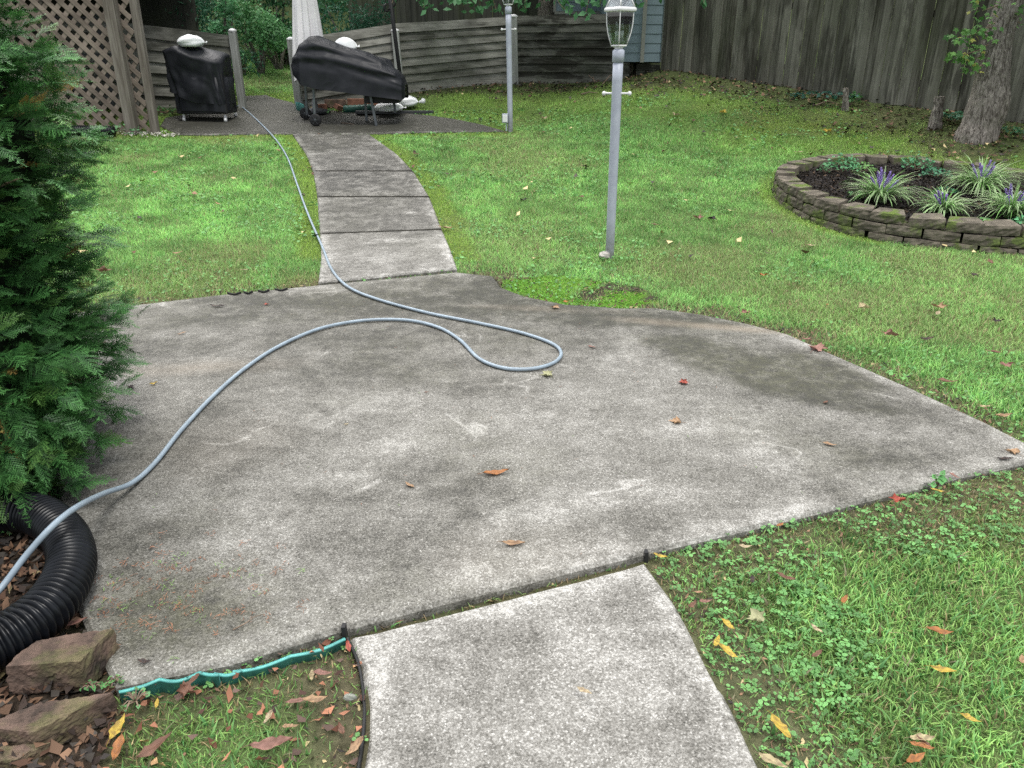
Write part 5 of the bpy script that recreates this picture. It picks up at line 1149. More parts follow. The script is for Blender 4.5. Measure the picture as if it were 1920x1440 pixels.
weed(1545, 330, 45, .08, .12, .03, 'small wiry seedling at the left end of the flower ring', (.10, .25, .11), 3); weed(1715, 328, 150, .17, .22, .038, 'feathery green columbine in the middle of the ring by the back wall', (.085, .27, .12), 4)
weed(1752, 340, 120, .16, .12, .036, 'spreading blue green leaves right of the feathery columbine', (.07, .22, .12), 5); weed(1772, 365, 60, .12, .07, .034, 'flat dark green leaves between the two large lilyturfs', (.06, .20, .09), 6)
weed(1600, 372, 9, .09, .06, .055, 'a few round pale leaves by the front wall, left of the first lilyturf', (.12, .33, .12), 7); weed(1850, 418, 26, .10, .05, .035, 'small sprouts inside the front wall left of the last lilyturf', (.12, .33, .10), 8)
weed(1908, 430, 60, .12, .12, .045, 'green leaves under the lilyturf at the picture edge', (.08, .27, .11), 9)
# ------------------------------------------------------------ conifer on the left
def spray(seed, n=11, L=.122):
    """one flat feathery twig: side twiglets with short scale needles; along +x, plane xy"""
    r = np.random.default_rng(seed); V = []; T = []; C = []
    def tri(a, b, c, ca, cb): o = len(V); V.extend([a, b, c]); C.extend([ca, ca, cb]); T.append((o, o+1, o+2))
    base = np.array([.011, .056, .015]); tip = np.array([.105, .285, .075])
    def needle_twig(p0, d, l, k0):
        up = np.array([0, 0, 1.0]); s = np.cross(up, d); s /= np.linalg.norm(s); m = max(3, int(l/.0085)); g = .7+.6*r.random()
        ca = base*(1-k0)+tip*k0
        tri(p0-s*.0022, p0+s*.0022, p0+d*l, ca*g, tip*g)
        for j in range(m):
            f = (j+.5)/m; q_ = p0+d*l*f; nl = .0135*(1-.45*f)+.003
            for sg in (-1, 1):
                e = d*.80+s*sg*.62+up*r.uniform(-.25, .25); e /= np.linalg.norm(e); cc = (base*(1-f*.6-.2*k0)+tip*(f*.6+.2*k0))*g; tri(q_-d*.0026, q_+d*.0026, q_+e*nl, cc, cc*1.25)
    ax = [np.array([L*f, .012*math.sin(f*3+seed), -.035*f*f+.01*f]) for f in np.linspace(0, 1, n+1)]
    for i in range(n):
        f = i/n; d = ax[i+1]-ax[i]; d /= np.linalg.norm(d); s = np.array([-d[1], d[0], 0]); s /= np.linalg.norm(s); V0 = len(V)
        tri(ax[i]-s*.0016, ax[i]+s*.0016, ax[i+1], base*.8, base)
        for sg in (-1, 1):
            if r.random() < .08: continue
            l = .062*(1-f)**.75*(.35+.65*min(1, f*4))*r.uniform(.7, 1.15)+.010; e = d*.74+s*sg*.66+np.array([0, 0, r.uniform(-.22, .15)]); e /= np.linalg.norm(e); needle_twig(ax[i], e, l, f)
    needle_twig(ax[n], (ax[n]-ax[n-1])/np.linalg.norm(ax[n]-ax[n-1]), .028, 1)
    return np.array(V), np.array(T), np.array(C)
SPR = [spray(s) for s in range(5)]; print('spray tris', [len(t[1]) for t in SPR])
ccx, ccy = -2.62, 2.95
cz0 = zt(ccx, ccy)
con = empty('conifer', (ccx, ccy, cz0-.03), 'dense dark green feathery conifer filling the left edge of the picture', 'conifer')
def conR(th, z):
    """crown radius: uneven, with shelves of branches"""
    base = float(np.interp(z, [0, .23, .35, .5, .65, .91, 1.05, 1.19, 1.35, 1.56, 1.7, 2.2, 3, 4], [.80, .86, .92, 1.03, .92, .86, .92, 1.02, 1.05, .97, .88, .74, .5, .1]))-.03+.30*math.exp(-((th+.60)/.45)**2)*(1-min(1, max(0, (z-.22)/.45)))
    n_ = float(fbm(np.array(th*2.2+9), np.array(z*2.6), 1.3, 201, 4))-.5; n2 = float(fbm(np.array(th*4.1+2), np.array(z*5.5), 1.6, 231, 3))-.5
    return max(.1, base+n_*.16+n2*.14)
rng = np.random.default_rng(77); VV = []; TT = []; CC = []; off = 0; br = []
# branch tips: dense on the side seen from the path, thinner behind
NBR = 1080
for k in range(NBR):
    z = .06+2.0*rng.random()**1.05 if rng.random() < .86 else rng.uniform(2, 3.2); q_ = rng.random(); th = rng.uniform(-1.55, .85) if q_ < .78 else (rng.uniform(-2.4, 1.4) if q_ < .9 else rng.uniform(1.4, 3.9)); R_ = conR(th, z)*rng.uniform(.86, 1.04); 
    out = np.array([math.cos(th), math.sin(th), 0]); tipp = np.array([ccx, ccy, cz0+z])+out*R_; up = rng.uniform(.02, .55); br.append((tipp, out, up))
    if k < 120:
        z = rng.uniform(.08, .5); th = rng.normal(-.6, .38); R_ = conR(th, z)*rng.uniform(.86, 1.04); out = np.array([math.cos(th), math.sin(th), 0]); tipp = np.array([ccx, ccy, cz0+z])+out*R_; up = rng.uniform(-.3, .3); br[-1] = (tipp, out, up)
    m = 5
    for j in range(m):
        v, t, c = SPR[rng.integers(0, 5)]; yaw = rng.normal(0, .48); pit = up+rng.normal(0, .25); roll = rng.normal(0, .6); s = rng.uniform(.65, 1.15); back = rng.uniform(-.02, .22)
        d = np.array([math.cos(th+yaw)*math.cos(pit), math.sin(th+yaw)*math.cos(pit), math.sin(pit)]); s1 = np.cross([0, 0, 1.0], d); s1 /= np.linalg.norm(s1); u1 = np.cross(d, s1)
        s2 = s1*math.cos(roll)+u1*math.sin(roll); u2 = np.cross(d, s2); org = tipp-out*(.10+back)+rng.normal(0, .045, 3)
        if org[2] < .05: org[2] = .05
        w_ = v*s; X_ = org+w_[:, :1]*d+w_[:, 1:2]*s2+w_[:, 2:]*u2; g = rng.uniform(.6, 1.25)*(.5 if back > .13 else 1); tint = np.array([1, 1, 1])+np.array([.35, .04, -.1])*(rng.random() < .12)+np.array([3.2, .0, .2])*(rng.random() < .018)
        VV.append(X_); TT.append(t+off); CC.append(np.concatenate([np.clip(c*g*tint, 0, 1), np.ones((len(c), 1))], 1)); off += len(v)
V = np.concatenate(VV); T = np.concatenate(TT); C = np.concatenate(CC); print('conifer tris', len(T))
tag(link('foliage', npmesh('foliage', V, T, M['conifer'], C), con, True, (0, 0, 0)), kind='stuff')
def core():
    V = []; Fs = []; n = 40; m = 26
    for i in range(m+1):
        z = .10+3.2*i/m
        for k in range(n):
            th = 2*math.pi*k/n; R_ = conR(th if th < math.pi else th-2*math.pi, z)*.76-.04; R_ = max(R_, .05)
            V.append((ccx+R_*math.cos(th), ccy+R_*math.sin(th), cz0+z))
        if i:
            for k in range(n): Fs.append(((i-1)*n+k, (i-1)*n+(k+1) % n, i*n+(k+1) % n, i*n+k))
    Fs.append(tuple(range(n))[::-1]); Fs.append(tuple(range(m*n, m*n+n))); return V, Fs
add('inner_twigs', core(), simple('inner_twig_mass', (.006, .010, .005), .95, .05, .7, 16, .6), con, False)  # near-black solid standing in for the shade among the inner branches
add('trunk', tube([(ccx, ccy, cz0-.05), (ccx, ccy, cz0+1.5), (ccx, ccy, cz0+3.6)], [.09, .06, .02], 10), M['bark'], con, True)
vf = []
for k in range(0, NBR, 8):
    tp_, out, up = br[k]; vf.append(tube([(ccx, ccy, tp_[2]-.25), tuple(tp_-out*.45-np.array([0, 0, .10])), tuple(tp_-out*.12)], [.014, .008, .003], 5, False))
V, Fs = join(*vf); tag(link('branches', mesh('branches', V, Fs, M['twig']), con, True, (0, 0, 0)), kind='stuff')
# ------------------------------------------------------------ crowns of leaves
def crown(clumps, dens, size, rng, c1, c2, asp=.6, flat=.3, shell=.55):
    """leaves spread through ellipsoid clumps (cx,cy,cz,rx,ry,rz)"""
    A = []; Nn = []; Sz = []; Cc = []
    for (cx, cy, cz, rx, ry, rz) in clumps:
        n = int(dens*(rx*ry*rz)**(2/3)*14); d = rng.normal(0, 1, (n, 3)); d /= np.linalg.norm(d, axis=1)[:, None]; r_ = (shell+(1-shell)*rng.random(n))[:, None]*(.8+.4*rng.random((n, 1))); p_ = d*r_*np.array([rx, ry, rz])+np.array([cx, cy, cz])
        Nk = d*.6+rng.normal(0, .5, (n, 3)); Nk[:, 2] += .55; Nk /= np.linalg.norm(Nk, axis=1)[:, None]; t = rng.random(n)[:, None]; g = rng.uniform(.75, 1.25); c = (np.array(c1)*t+np.array(c2)*(1-t))*g*rng.uniform(.75, 1.25, n)[:, None]
        A.append(p_); Nn.append(Nk); Sz.append(size*rng.uniform(.55, 1.25, n)); Cc.append(c)
    return leaf_quads(np.concatenate(A), np.concatenate(Nn), np.concatenate(Sz), np.clip(np.concatenate(Cc), 0, 1), rng, asp)
def clumpset(c, r, n, cr, rng, low=-.6):
    out = []
    for _ in range(n):
        d = rng.normal(0, 1, 3); d /= np.linalg.norm(d); d[2] = max(d[2], low); f = rng.uniform(.45, 1.0); s = cr*rng.uniform(.65, 1.3); out.append((c[0]+d[0]*r[0]*f, c[1]+d[1]*r[1]*f, c[2]+d[2]*r[2]*f, s, s, s*.75))
    return out
def shrub(name, c, r, n, cr, dens, size, label, c1, c2, seed, cat='shrub', group=None, asp=.6, trunk=True, base=None):
    rng = np.random.default_rng(seed); gz_ = zt(c[0], c[1]) if base is None else base; root = empty(name, (c[0], c[1], gz_), label, cat, group)
    cl = clumpset((c[0], c[1], c[2]), r, n, cr, rng); V, T, C = crown(cl, dens, size, rng, c1, c2, asp)
    k = V[:, 2] > ZT(V[:, 0], V[:, 1]); V[~k, 2] = ZT(V[~k, 0], V[~k, 1])+.02
    tag(link('crown', npmesh('crown', V, T, M['leaf'], C), root, True, (0, 0, 0)), kind='stuff')
    if trunk:
        vf = [tube([(c[0], c[1], gz_-.1), (c[0]*.6+q[0]*.4, c[1]*.6+q[1]*.4, (gz_+q[2])/2), (q[0], q[1], q[2])], [.05, .03, .01] if r[2] < 2.2 else [.16, .09, .03], 6, False) for q in cl[:7]]
        V, Fs = join(*vf); add('trunk', (V, Fs), M['bark'], root, True)
    return root
G1, G2 = (.045, .14, .05), (.085, .23, .065); D1, D2 = (.018, .06, .028), (.035, .10, .04)
def at(px, py, Y): return tuple(Q(px, py, Y))
GRP = 'shrubs on the wooded bank behind the fence'
c = at(345, 60, 15.6); shrub('shrub', c, (1.3, .7, .9), 22, .42, 85, .10, 'dark yew like shrub behind the fence above the covered grill', (.02, .085, .045), (.045, .15, .075), 1, group=GRP, asp=.3)
c = at(402, 38, 14.8); shrub('sapling', c, (.42, .3, .42), 10, .17, 150, .10, 'pale green sapling with drooping leaflets rising over the left fence', (.09, .27, .11), (.13, .33, .15), 2, 'sapling', asp=.45)
c = at(480, 50, 18.5); shrub('shrub', c, (1.0, .6, .6), 20, .34, 120, .085, 'mid green shrub beyond the gap between the fences', (.07, .20, .08), (.12, .28, .10), 3, group=GRP)
c = at(520, 82, 19.6); shrub('shrub', c, (.8, .5, .32), 14, .28, 120, .08, 'low bright shrub at the top of the mossy slope left of the umbrella', (.09, .25, .08), (.13, .31, .10), 4, group=GRP)
c = at(452, 98, 18.2); shrub('shrub', c, (.45, .4, .22), 9, .20, 120, .075, 'small leafy bush at the foot of the bank beside the path', (.08, .22, .09), (.12, .27, .11), 5, group=GRP)
c = at(520, 25, 20.5); shrub('shrub', c, (1.8, .8, 1.4), 26, .5, 75, .11, 'tall dim shrub high on the bank left of the umbrella', (.035, .11, .05), (.06, .17, .06), 6, group=GRP)
c = at(660, 45, 16.5); shrub('shrub', c, (.95, .6, .5), 16, .3, 110, .09, 'dark green shrub between the umbrella and the black pole', (.02, .09, .05), (.04, .14, .07), 7, group=GRP, asp=.35)
c = at(290, 20, 17.5); shrub('shrub', c, (1.8, .8, 1.6), 24, .5, 70, .11, 'deep green shrub in shade behind the lattice corner', D1, (.03, .10, .05), 8, group=GRP)
c = at(140, 60, 16.0); shrub('shrub', c, (1.6, .9, 1.5), 22, .5, 60, .11, 'shaded bush glimpsed through the lattice', D1, D2, 9, group=GRP)
rt = random.Random(5)
for i, (x_, y_, h_, lab) in enumerate(((-9.5, 23, 5.5, 'far left dark tree of the wood on the bank'), (-6.2, 25, 6, 'dark tree of the wood above the boxy grill'), (-3.4, 24, 5.5, 'dark tree of the wood behind the closed umbrella'), (-.6, 25.5, 6, 'dark tree of the wood behind the black hanger pole'), (3.2, 24.5, 6, 'dark tree behind the shaded tall fence'), (6.5, 23, 5.5, 'tree behind the shed'), (11.0, 19.0, 5.2, 'tree behind the right privacy fence'))):
    gz_ = zt(x_, y_); shrub('tree', (x_, y_, gz_+h_*.55), (2.3, 1.6, h_*.55), 34, .85, 26, .20, lab, D1, D2, 30+i, 'tree', 'trees of the wood behind the yard')
# far wood as one mass closing the background
rng = np.random.default_rng(5); cl = []
for k in range(170): x_ = rng.uniform(-22, 20); y_ = rng.uniform(28, 33); cl.append((x_, y_, zt(x_, y_)+rng.uniform(-.5, 7.5), 1.5, 1.2, 1.3))
V, T, C = crown(cl, 9, .42, rng, D1, D2, .7, shell=.2); tag(link('far_wood', npmesh('far_wood', V, T, M['leaf'], C)), 'dark wooded bank rising far behind the yard', 'woodland', kind='stuff')
# ------------------------------------------------------------ shade tree overhanging from behind the board fence
rng = np.random.default_rng(9); sx_, sy_ = .7, 16.8; gz_ = zt(sx_, sy_); stt = empty('shade_tree', (sx_, sy_, gz_), 'shade tree behind the board fence whose leafy twigs hang in along the top', 'tree')
add('trunk', tube([(sx_, sy_, gz_-.2), (sx_+.05, sy_, gz_+2), (sx_-.1, sy_-.3, gz_+4.2)], [.24, .19, .15], 14), M['bark'], stt, True)
limbs = [(-4.0, 13.6, 4.4), (-1.5, 12.6, 4.0), (.6, 12.2, 4.2), (2.6, 12.6, 4.2), (3.4, 14.3, 4.6), (-2.6, 15.2, 5.0), (0, 14, 6.5)]
for q_ in limbs: add('limb', tube([(sx_, sy_, gz_+2.6), ((sx_+q_[0])/2, (sy_+q_[1])/2, gz_+3.0), q_], [.12, .07, .02], 8), M['bark'], stt, True)
cl = []
for k in range(95):
    x_ = rng.uniform(-4.8, 3.6); y_ = rng.uniform(11.8, 17); z_ = rng.uniform(3.35, 6.3); cl.append((x_, y_, z_+.05*(14-y_), .62, .6, .42))
V, T, C = crown(cl, 34, .15, rng, (.04, .13, .035), (.07, .19, .05), .62, shell=.2); k = np.repeat((PX(V.reshape(-1, 4, 3).mean(1))[1] < -12), 4); 
fk = k[::4]; V = V.reshape(-1, 4, 3)[fk].reshape(-1, 3); C = C.reshape(-1, 4, 4)[fk].reshape(-1, 4); n = len(V)//4; T = ((np.arange(n)*4)[:, None, None]+np.array([[0, 1, 2], [0, 2, 3]])[None]).reshape(-1, 3)
tag(link('crown', npmesh('crown', V, T, M['leaf'], C), stt, True, (0, 0, 0)), kind='stuff')
# hanging twigs with leaves that reach into view
def twig(px, py, Y, L, n, size, seed, c1=(.05, .15, .06), c2=(.10, .26, .11)):
    rng = np.random.default_rng(seed); a = np.array(at(px+rng.uniform(-25, 25), -55, Y)); b = np.array(at(px, py, Y)); mid = (a+b)/2+rng.normal(0, .05, 3)
    pts = catmull([a, mid, b], 6); pts = np.array(pts); add('twig', tube([tuple(p) for p in pts], .0045, 5, False), M['twig'], stt)
    t = rng.random(n)**.7; i0 = (t*(len(pts)-1)).astype(int); ctr = pts[i0]+rng.normal(0, L, (n, 3))*np.array([1, .6, .7]); N = rng.normal(0, .6, (n, 3)); N[:, 1] -= .6; N[:, 2] += .3; N /= np.linalg.norm(N, axis=1)[:, None]; tt = rng.random(n)[:, None]
    c = (np.array(c1)*tt+np.array(c2)*(1-tt))*rng.uniform(.7, 1.3, n)[:, None]; V, T, C = leaf_quads(ctr, N, size*rng.uniform(.7, 1.2, n), c, rng, .6, .2); tag(link('leaves', npmesh('leaves', V, T, M['leaf'], C), stt, True, (0, 0, 0)), kind='stuff')
for i, (px, py, Y, L, n) in enumerate(((795, 14, 12.6, .10, 30), (870, 12, 12.4, .12, 46), (900, 10, 12.3, .10, 36), (930, 18, 12.2, .10, 40), (985, 16, 12.2, .09, 34), (1020, 4, 12, .08, 24), (1060, 18, 11.8, .07, 24), (1097, 30, 11.6, .07, 30), (1125, 8, 11.5, .07, 20), (1190, 10, 11.5, .05, 14), (1212, 4, 11.6, .05, 12), (1320, 8, 11, .05, 10), (845, 2, 12.5, .12, 30), (960, 0, 12.3, .12, 30), (1085, -8, 11.8, .12, 26), (790, 5, 12.8, .08, 14), (1250, -12, 12, .1, 20), (735, 6, 13, .06, 12))): twig(px, py, Y, L, n, .115, 300+i)
# ------------------------------------------------------------ the tree by the privacy fence
tb = P(1832, 256); TY = tb[1]
tp_ = [Q(1822, 300, TY), Q(1828, 262, TY), Q(1838, 235, TY), Q(1850, 200, TY), Q(1857, 160, TY), Q(1861, 120, TY), Q(1868, 80, TY), Q(1880, 40, TY), Q(1893, 0, TY), Q(1908, -60, TY), Q(1915, -160, TY), Q(1930, -300, TY)]
pxw = [72, 70, 64, 70, 60, 55, 51, 48, 45, 44, 42, 36]; rad = [w_/2/F*(TY*cT+(CH-p_[2])*sT) for w_, p_ in zip(pxw, tp_)]
rt_ = empty('garden_tree', tb, 'rough grey barked tree trunk rising before the tall fence at the upper right', 'tree')
pp = catmull([np.array([*p_, r_]) for p_, r_ in zip(tp_, rad)], 14); pts_ = [p_[:3] for p_ in pp]; rr_ = [p_[3] for p_ in pp]
def bark_prof(i, a):
    z = pts_[i][2]; f = 1+.10*(float(fbm(np.array(a*3.8), np.array(z*6.5), 1.6, 401, 3))-.5)+.05*math.sin(3*a+1.3); h = z-tb[2]
    if h < .4: q_ = min(.4, .4-h); f += q_*.30*max(0, math.sin(2.5*a+.6)); f += q_*.12
    return f
add('trunk', tube(pts_, rr_, 64, True, bark_prof), M['bark'], rt_, True)
cl = clumpset((6.7, 9.4, 4.6), (2.6, 1.8, 1.2), 36, .55, np.random.default_rng(41), -.8); V, T, C = crown(cl, 34, .13, np.random.default_rng(42), (.05, .16, .04), (.09, .23, .06), .8, shell=.3)
tag(link('crown', npmesh('crown', V, T, M['leaf'], C), rt_, True, (0, 0, 0)), kind='stuff')
def maple_leaves(ctr, N, size, c, rng):
    """five-lobed leaves as ten-point stars"""
    n = len(ctr); d = rng.normal(0, 1, (n, 3)); d[:, 2] -= .6; a = d-N*(d*N).sum(1)[:, None]; a /= np.linalg.norm(a, axis=1)[:, None]; b = np.cross(N, a); R = [1, .48, .86, .42, .62, .30, .62, .42, .86, .48]; V = [ctr]
    for k in range(10):
        t = 2*np.pi*k/10; V.append(ctr+(a*math.cos(t)+b*math.sin(t))*(R[k]*size*.55)[:, None]-N*(size*.10*(k % 2 == 0))[:, None])
    V = np.stack(V, 1); T = np.array([[0, k+1, (k+1) % 10+1] for k in range(10)]); T = ((np.arange(n)*11)[:, None, None]+T[None]).reshape(-1, 3); col = np.ones((n, 11, 4)); col[..., :3] = c[:, None, :]; return V.reshape(-1, 3), T, col.reshape(-1, 4)
def spraycl(px, py, Y, n, sx, sz, seed, name='low_branch'):
    rng = np.random.default_rng(seed); c0 = np.array(at(px, py, Y)); ctr = c0+rng.normal(0, 1, (n, 3))*np.array([sx, .16, sz]); N = rng.normal(0, .45, (n, 3)); N[:, 2] += .8; N[:, 1] -= .45; N /= np.linalg.norm(N, axis=1)[:, None]; t = rng.random(n)[:, None]
    c = (np.array((.06, .18, .04))*t+np.array((.14, .30, .07))*(1-t))*rng.uniform(.7, 1.25, n)[:, None]; k = rng.random(n) < .08; c[k] = np.array([.28, .30, .06]); V, T, C = maple_leaves(ctr, N, .105*rng.uniform(.6, 1.1, n), c, rng)
    tag(link('leaf_cluster', npmesh('leaf_cluster', V, T, M['leaf'], C), rt_, True, (0, 0, 0)), kind='stuff'); tr_ = np.array(pts_[min(range(len(pts_)), key=lambda i: abs(pts_[i][2]-c0[2]))]); add('twig', tube([tuple(tr_), tuple((tr_+c0)/2+np.array([0, -.02, .05])), tuple(c0)], [.012, .008, .004], 6), M['twig'], rt_, True)
for i, (px, py, n, sx, sz) in enumerate(((1812, 68, 22, .10, .05), (1828, 60, 18, .08, .06), (1800, 104, 26, .11, .045), (1822, 112, 24, .09, .05), (1822, 130, 14, .06, .04), (1842, 20, 26, .07, .10), (1850, 50, 16, .05, .07), (1835, 92, 18, .08, .06), (1915, 45, 14, .05, .08), (1910, 20, 12, .05, .06))): spraycl(px, py, TY-.12, n, sx*.8, sz*.8, 500+i)
# stump posts
def stump(px, py, topx, topy, r0, r1, lab, seed):
    b_ = P(px, py); t_ = Q(topx, topy, b_[1]); pts = [b_+(t_-b_)*f for f in np.linspace(-.08, 1, 14)]; rng = np.random.default_rng(seed); rd = [r0+(r1-r0)*f for f in np.linspace(0, 1, 14)]
    V, Fs = tube([tuple(p_) for p_ in pts], rd, 18, True, lambda i, a: 1+.28*(float(vnoise(np.array(a*2.5), np.array(i*.5), seed))-.5)+(.25 if (i > 10 and math.cos(a-1) > .3) else 0)); add('stump', (V, Fs), M['bark'], None, False, label=lab, cat='stump')
stump(1752, 240, 1763, 181, .085, .055, 'broken dark wooden stump standing left of the grey tree', 5); stump(1585, 205, 1586, 165, .05, .035, 'thin low stump against the foot of the tall fence', 6)
weed(1594, 198, 60, .13, .22, .06, 'small green seedling beside the thin stump at the fence foot', (.07, .20, .06), 12, False); weed(1545, 183, 120, .55, .10, .07, 'bluish green groundcover creeping along the foot of the tall fence', (.035, .12, .09), 13, False); weed(1790, 228, 110, .22, .14, .06, 'dark green leaves growing between the stump and the tree', (.04, .13, .07), 14, False); weed(1880, 250, 60, .25, .10, .06, 'low green leaves right of the grey tree', (.05, .15, .07), 15, False)
weed(225, 252, 90, .35, .16, .05, 'pale weeds growing round the foot of the lattice posts', (.12, .27, .12), 16, False); weed(312, 212, 120, .35, .12, .05, 'moss and weeds at the back edge beside the boxy grill', (.06, .16, .05), 17, False); weed(630, 210, 60, .35, .07, .045, 'small weeds among the loose bricks', (.10, .24, .08), 18, False)
# foreground seedlings
weed(30+185, 1280, 14, .025, .02, .016, 'round leaved seedling between the two red blocks and the teal edging', (.10, .27, .08), 21, False); weed(175, 1290, 10, .03, .02, .017, 'clover like seedling on the lower red block', (.10, .28, .09), 22, False); weed(255, 1315, 16, .04, .02, .016, 'pale green weed in the leaf litter below the teal edging', (.13, .31, .12), 23, False); weed(1757, 915, 10, .03, .09, .035, 'upright pale weed at the near right edge of the patio', (.14, .36, .12), 24, False)
# white gravel by the lattice
n = 260; a0 = P(180, 250); a1 = P(335, 256); t = RNG.random(n); x = a0[0]+(a1[0]-a0[0])*t; y = a0[1]+(a1[1]-a0[1])*t+RNG.normal(0, .08, n)
g = chips(x, y, ZT(x, y)+.02, RNG.uniform(.02, .05, n), RNG.uniform(.02, .04, n), np.array([.5, .48, .42])*RNG.uniform(.5, 1.2, n)[:, None], RNG, .5); tag(link('gravel', npmesh('gravel', g[0], g[1], M['mulch'], g[2])), 'pale gravel chips along the foot of the lattice', 'gravel', kind='stuff')
# twigs lying at the back
def stick(pts, r_, lab, cat='twig'): add('twig', tube([tuple(P(a_, b_)+np.array([0, 0, h_])) for a_, b_, h_ in pts], [r_*(1-.6*i/(len(pts)-1)) for i in range(len(pts))], 6), M['twig'], None, True, label=lab, cat=cat)
stick([(1075, 150, .05), (1100, 152, .12), (1120, 158, .03)], .012, 'forked grey twig lying before the board fence'); stick([(1115, 157, .02), (1106, 145, .16), (1101, 140, .30)], .009, 'thin twig sticking up by the board fence'); stick([(1130, 160, .02), (1142, 154, .1), (1160, 150, .16)], .012, 'grey twig left of the leaning lamp post near the fence')
stick([(1090, 179, .02), (1105, 176, .03), (1120, 177, .02)], .014, 'pale piece of branch lying on the mossy ground behind the leaning lamp'); stick([(437, 1184, .006), (462, 1172, .008), (478, 1160, .008), (497, 1154, .006)], .0022, 'thin curved brown twig on the patio near the teal edging')
stick([(640, 233, .02), (655, 234, .02), (664, 236, .02)], .008, 'short pale stick on the upper patio under the smoker'); stick([(1530, 200, .02), (1550, 196, .05), (1575, 199, .02)], .012, 'bent dead twig in the litter left of the thin stump')
# ------------------------------------------------------------ fallen leaves, each on its own
PAL = {'yellow': (.50, .36, .06), 'pale': (.42, .35, .20), 'tan': (.36, .23, .13), 'red': (.34, .075, .05), 'orange': (.36, .15, .05), 'brown': (.17, .085, .055), 'dark': (.04, .03, .027), 'pink': (.28, .145, .115), 'cream': (.46, .38, .24), 'mottled': (.34, .34, .19)}
def leaf(px, py, kind, colr, size, lab, z=None, seed=None, ang=None, lift=.004, curl=.5):
    rr = np.random.default_rng(seed if seed is not None else int(px*7+py)); p_ = P(px, py) if z is None else PZ(px, py, z); base = np.array(PAL[colr]); V = []; Fs = []; C = []; an = rr.uniform(0, 6.28) if ang is None else math.radians(ang)
    if kind == 'oval':
        nu, nv = 10, 5
        for i in range(nu+1):
            u = i/nu; w_ = .36*math.sin(math.pi*u**.85)**.8*(1-.25*u)*(1+.16*math.sin(u*17+px)+.10*math.sin(u*31+py))+.004
            for j in range(nv):
                v = j/(nv-1)*2-1; x_ = (u-.5); y_ = v*w_*.5; h = curl*(.22*(x_*x_)*2+.5*(y_*y_)*4)+.22*curl*math.sin(2.2*x_*math.pi+px)*y_+.03*math.sin(7*u+3*v+seed_(px)); V.append([x_, y_, h]); sp = .55+.75*float(fbm(np.array(x_*8+px), np.array(y_*9), 1.5, 5, 3)); sp *= .75 if j == nv//2 else 1; bl = .55*(float(vnoise(np.array(x_*9+py), np.array(y_*12), 3)) > .66); C.append([*np.clip(base*sp*(1-bl)+np.array([.10, .05, .03])*bl, 0, 1), 1])
            if i:
                for j in range(nv-1): Fs.append(((i-1)*nv+j, (i-1)*nv+j+1, i*nv+j+1, i*nv+j))
        stem = [(-.5, 0, curl*.11), (-.62, .02, curl*.05), (-.74, .0, .02)]
    else:
        R = [1, .55, .62, .5, .92, .45, .5, .42, .62, .25, .16, .25, .62, .42, .5, .45, .92, .5, .62, .55]; n = len(R); rings = 3; V.append([0, 0, 0]); C.append([*base*.8, 1]); ph = rr.uniform(0, 6.28)
        for q_ in range(1, rings+1):
            for k in range(n):
                t = 2*math.pi*k/n; r_ = R[k]*q_/rings*.55*(1+.12*rr.uniform(-1, 1)); r_ = r_ if q_ == rings else .55*q_/rings*(.35+.65*R[k]); x_, y_ = r_*math.cos(t), r_*math.sin(t); h = curl*(.9*(q_/rings)**2*.30*(1+math.sin(2*t+ph))*.5+.05*math.sin(5*t+ph)); V.append([x_, y_, h]); sp = .75+.45*float(fbm(np.array(x_*6+px), np.array(y_*6), 1.5, 5, 3)); C.append([*np.clip(base*sp, 0, 1), 1])
        for k in range(n): Fs.append((0, 1+k, 1+(k+1) % n))
        for q_ in range(1, rings):
            for k in range(n): a_ = 1+(q_-1)*n+k; b_ = 1+(q_-1)*n+(k+1) % n; Fs.append((a_, a_+n, b_+n, b_))
        stem = [(-.06, 0, 0), (-.35, .03, .03), (-.62, .0, .02)]
    tilt = rr.uniform(-.12, .12, 2); minh = min(v[2] for v in V)
    sv, sf = tube(stem, .012, 4); o_ = len(V); V += [list(v) for v in sv]; Fs += [tuple(i+o_ for i in f) for f in sf]; C += [[*base*.5, 1]]*len(sv)
    size *= .92; V = [(v[0]*size, v[1]*size, (v[2]-minh+.0)*size+v[0]*size*tilt[0]+abs(tilt[0])*size*.5) for v in V]
    o = link('fallen_leaf', mesh('fallen_leaf', V, Fs, M['dryleaf'], True, C), None, loc=(p_[0], p_[1], p_[2]+lift)); o.rotation_euler = (0, 0, an); return tag(o, lab, 'leaf', 'fallen leaves')
def seed_(v): return (v*12.9898) % 6.28
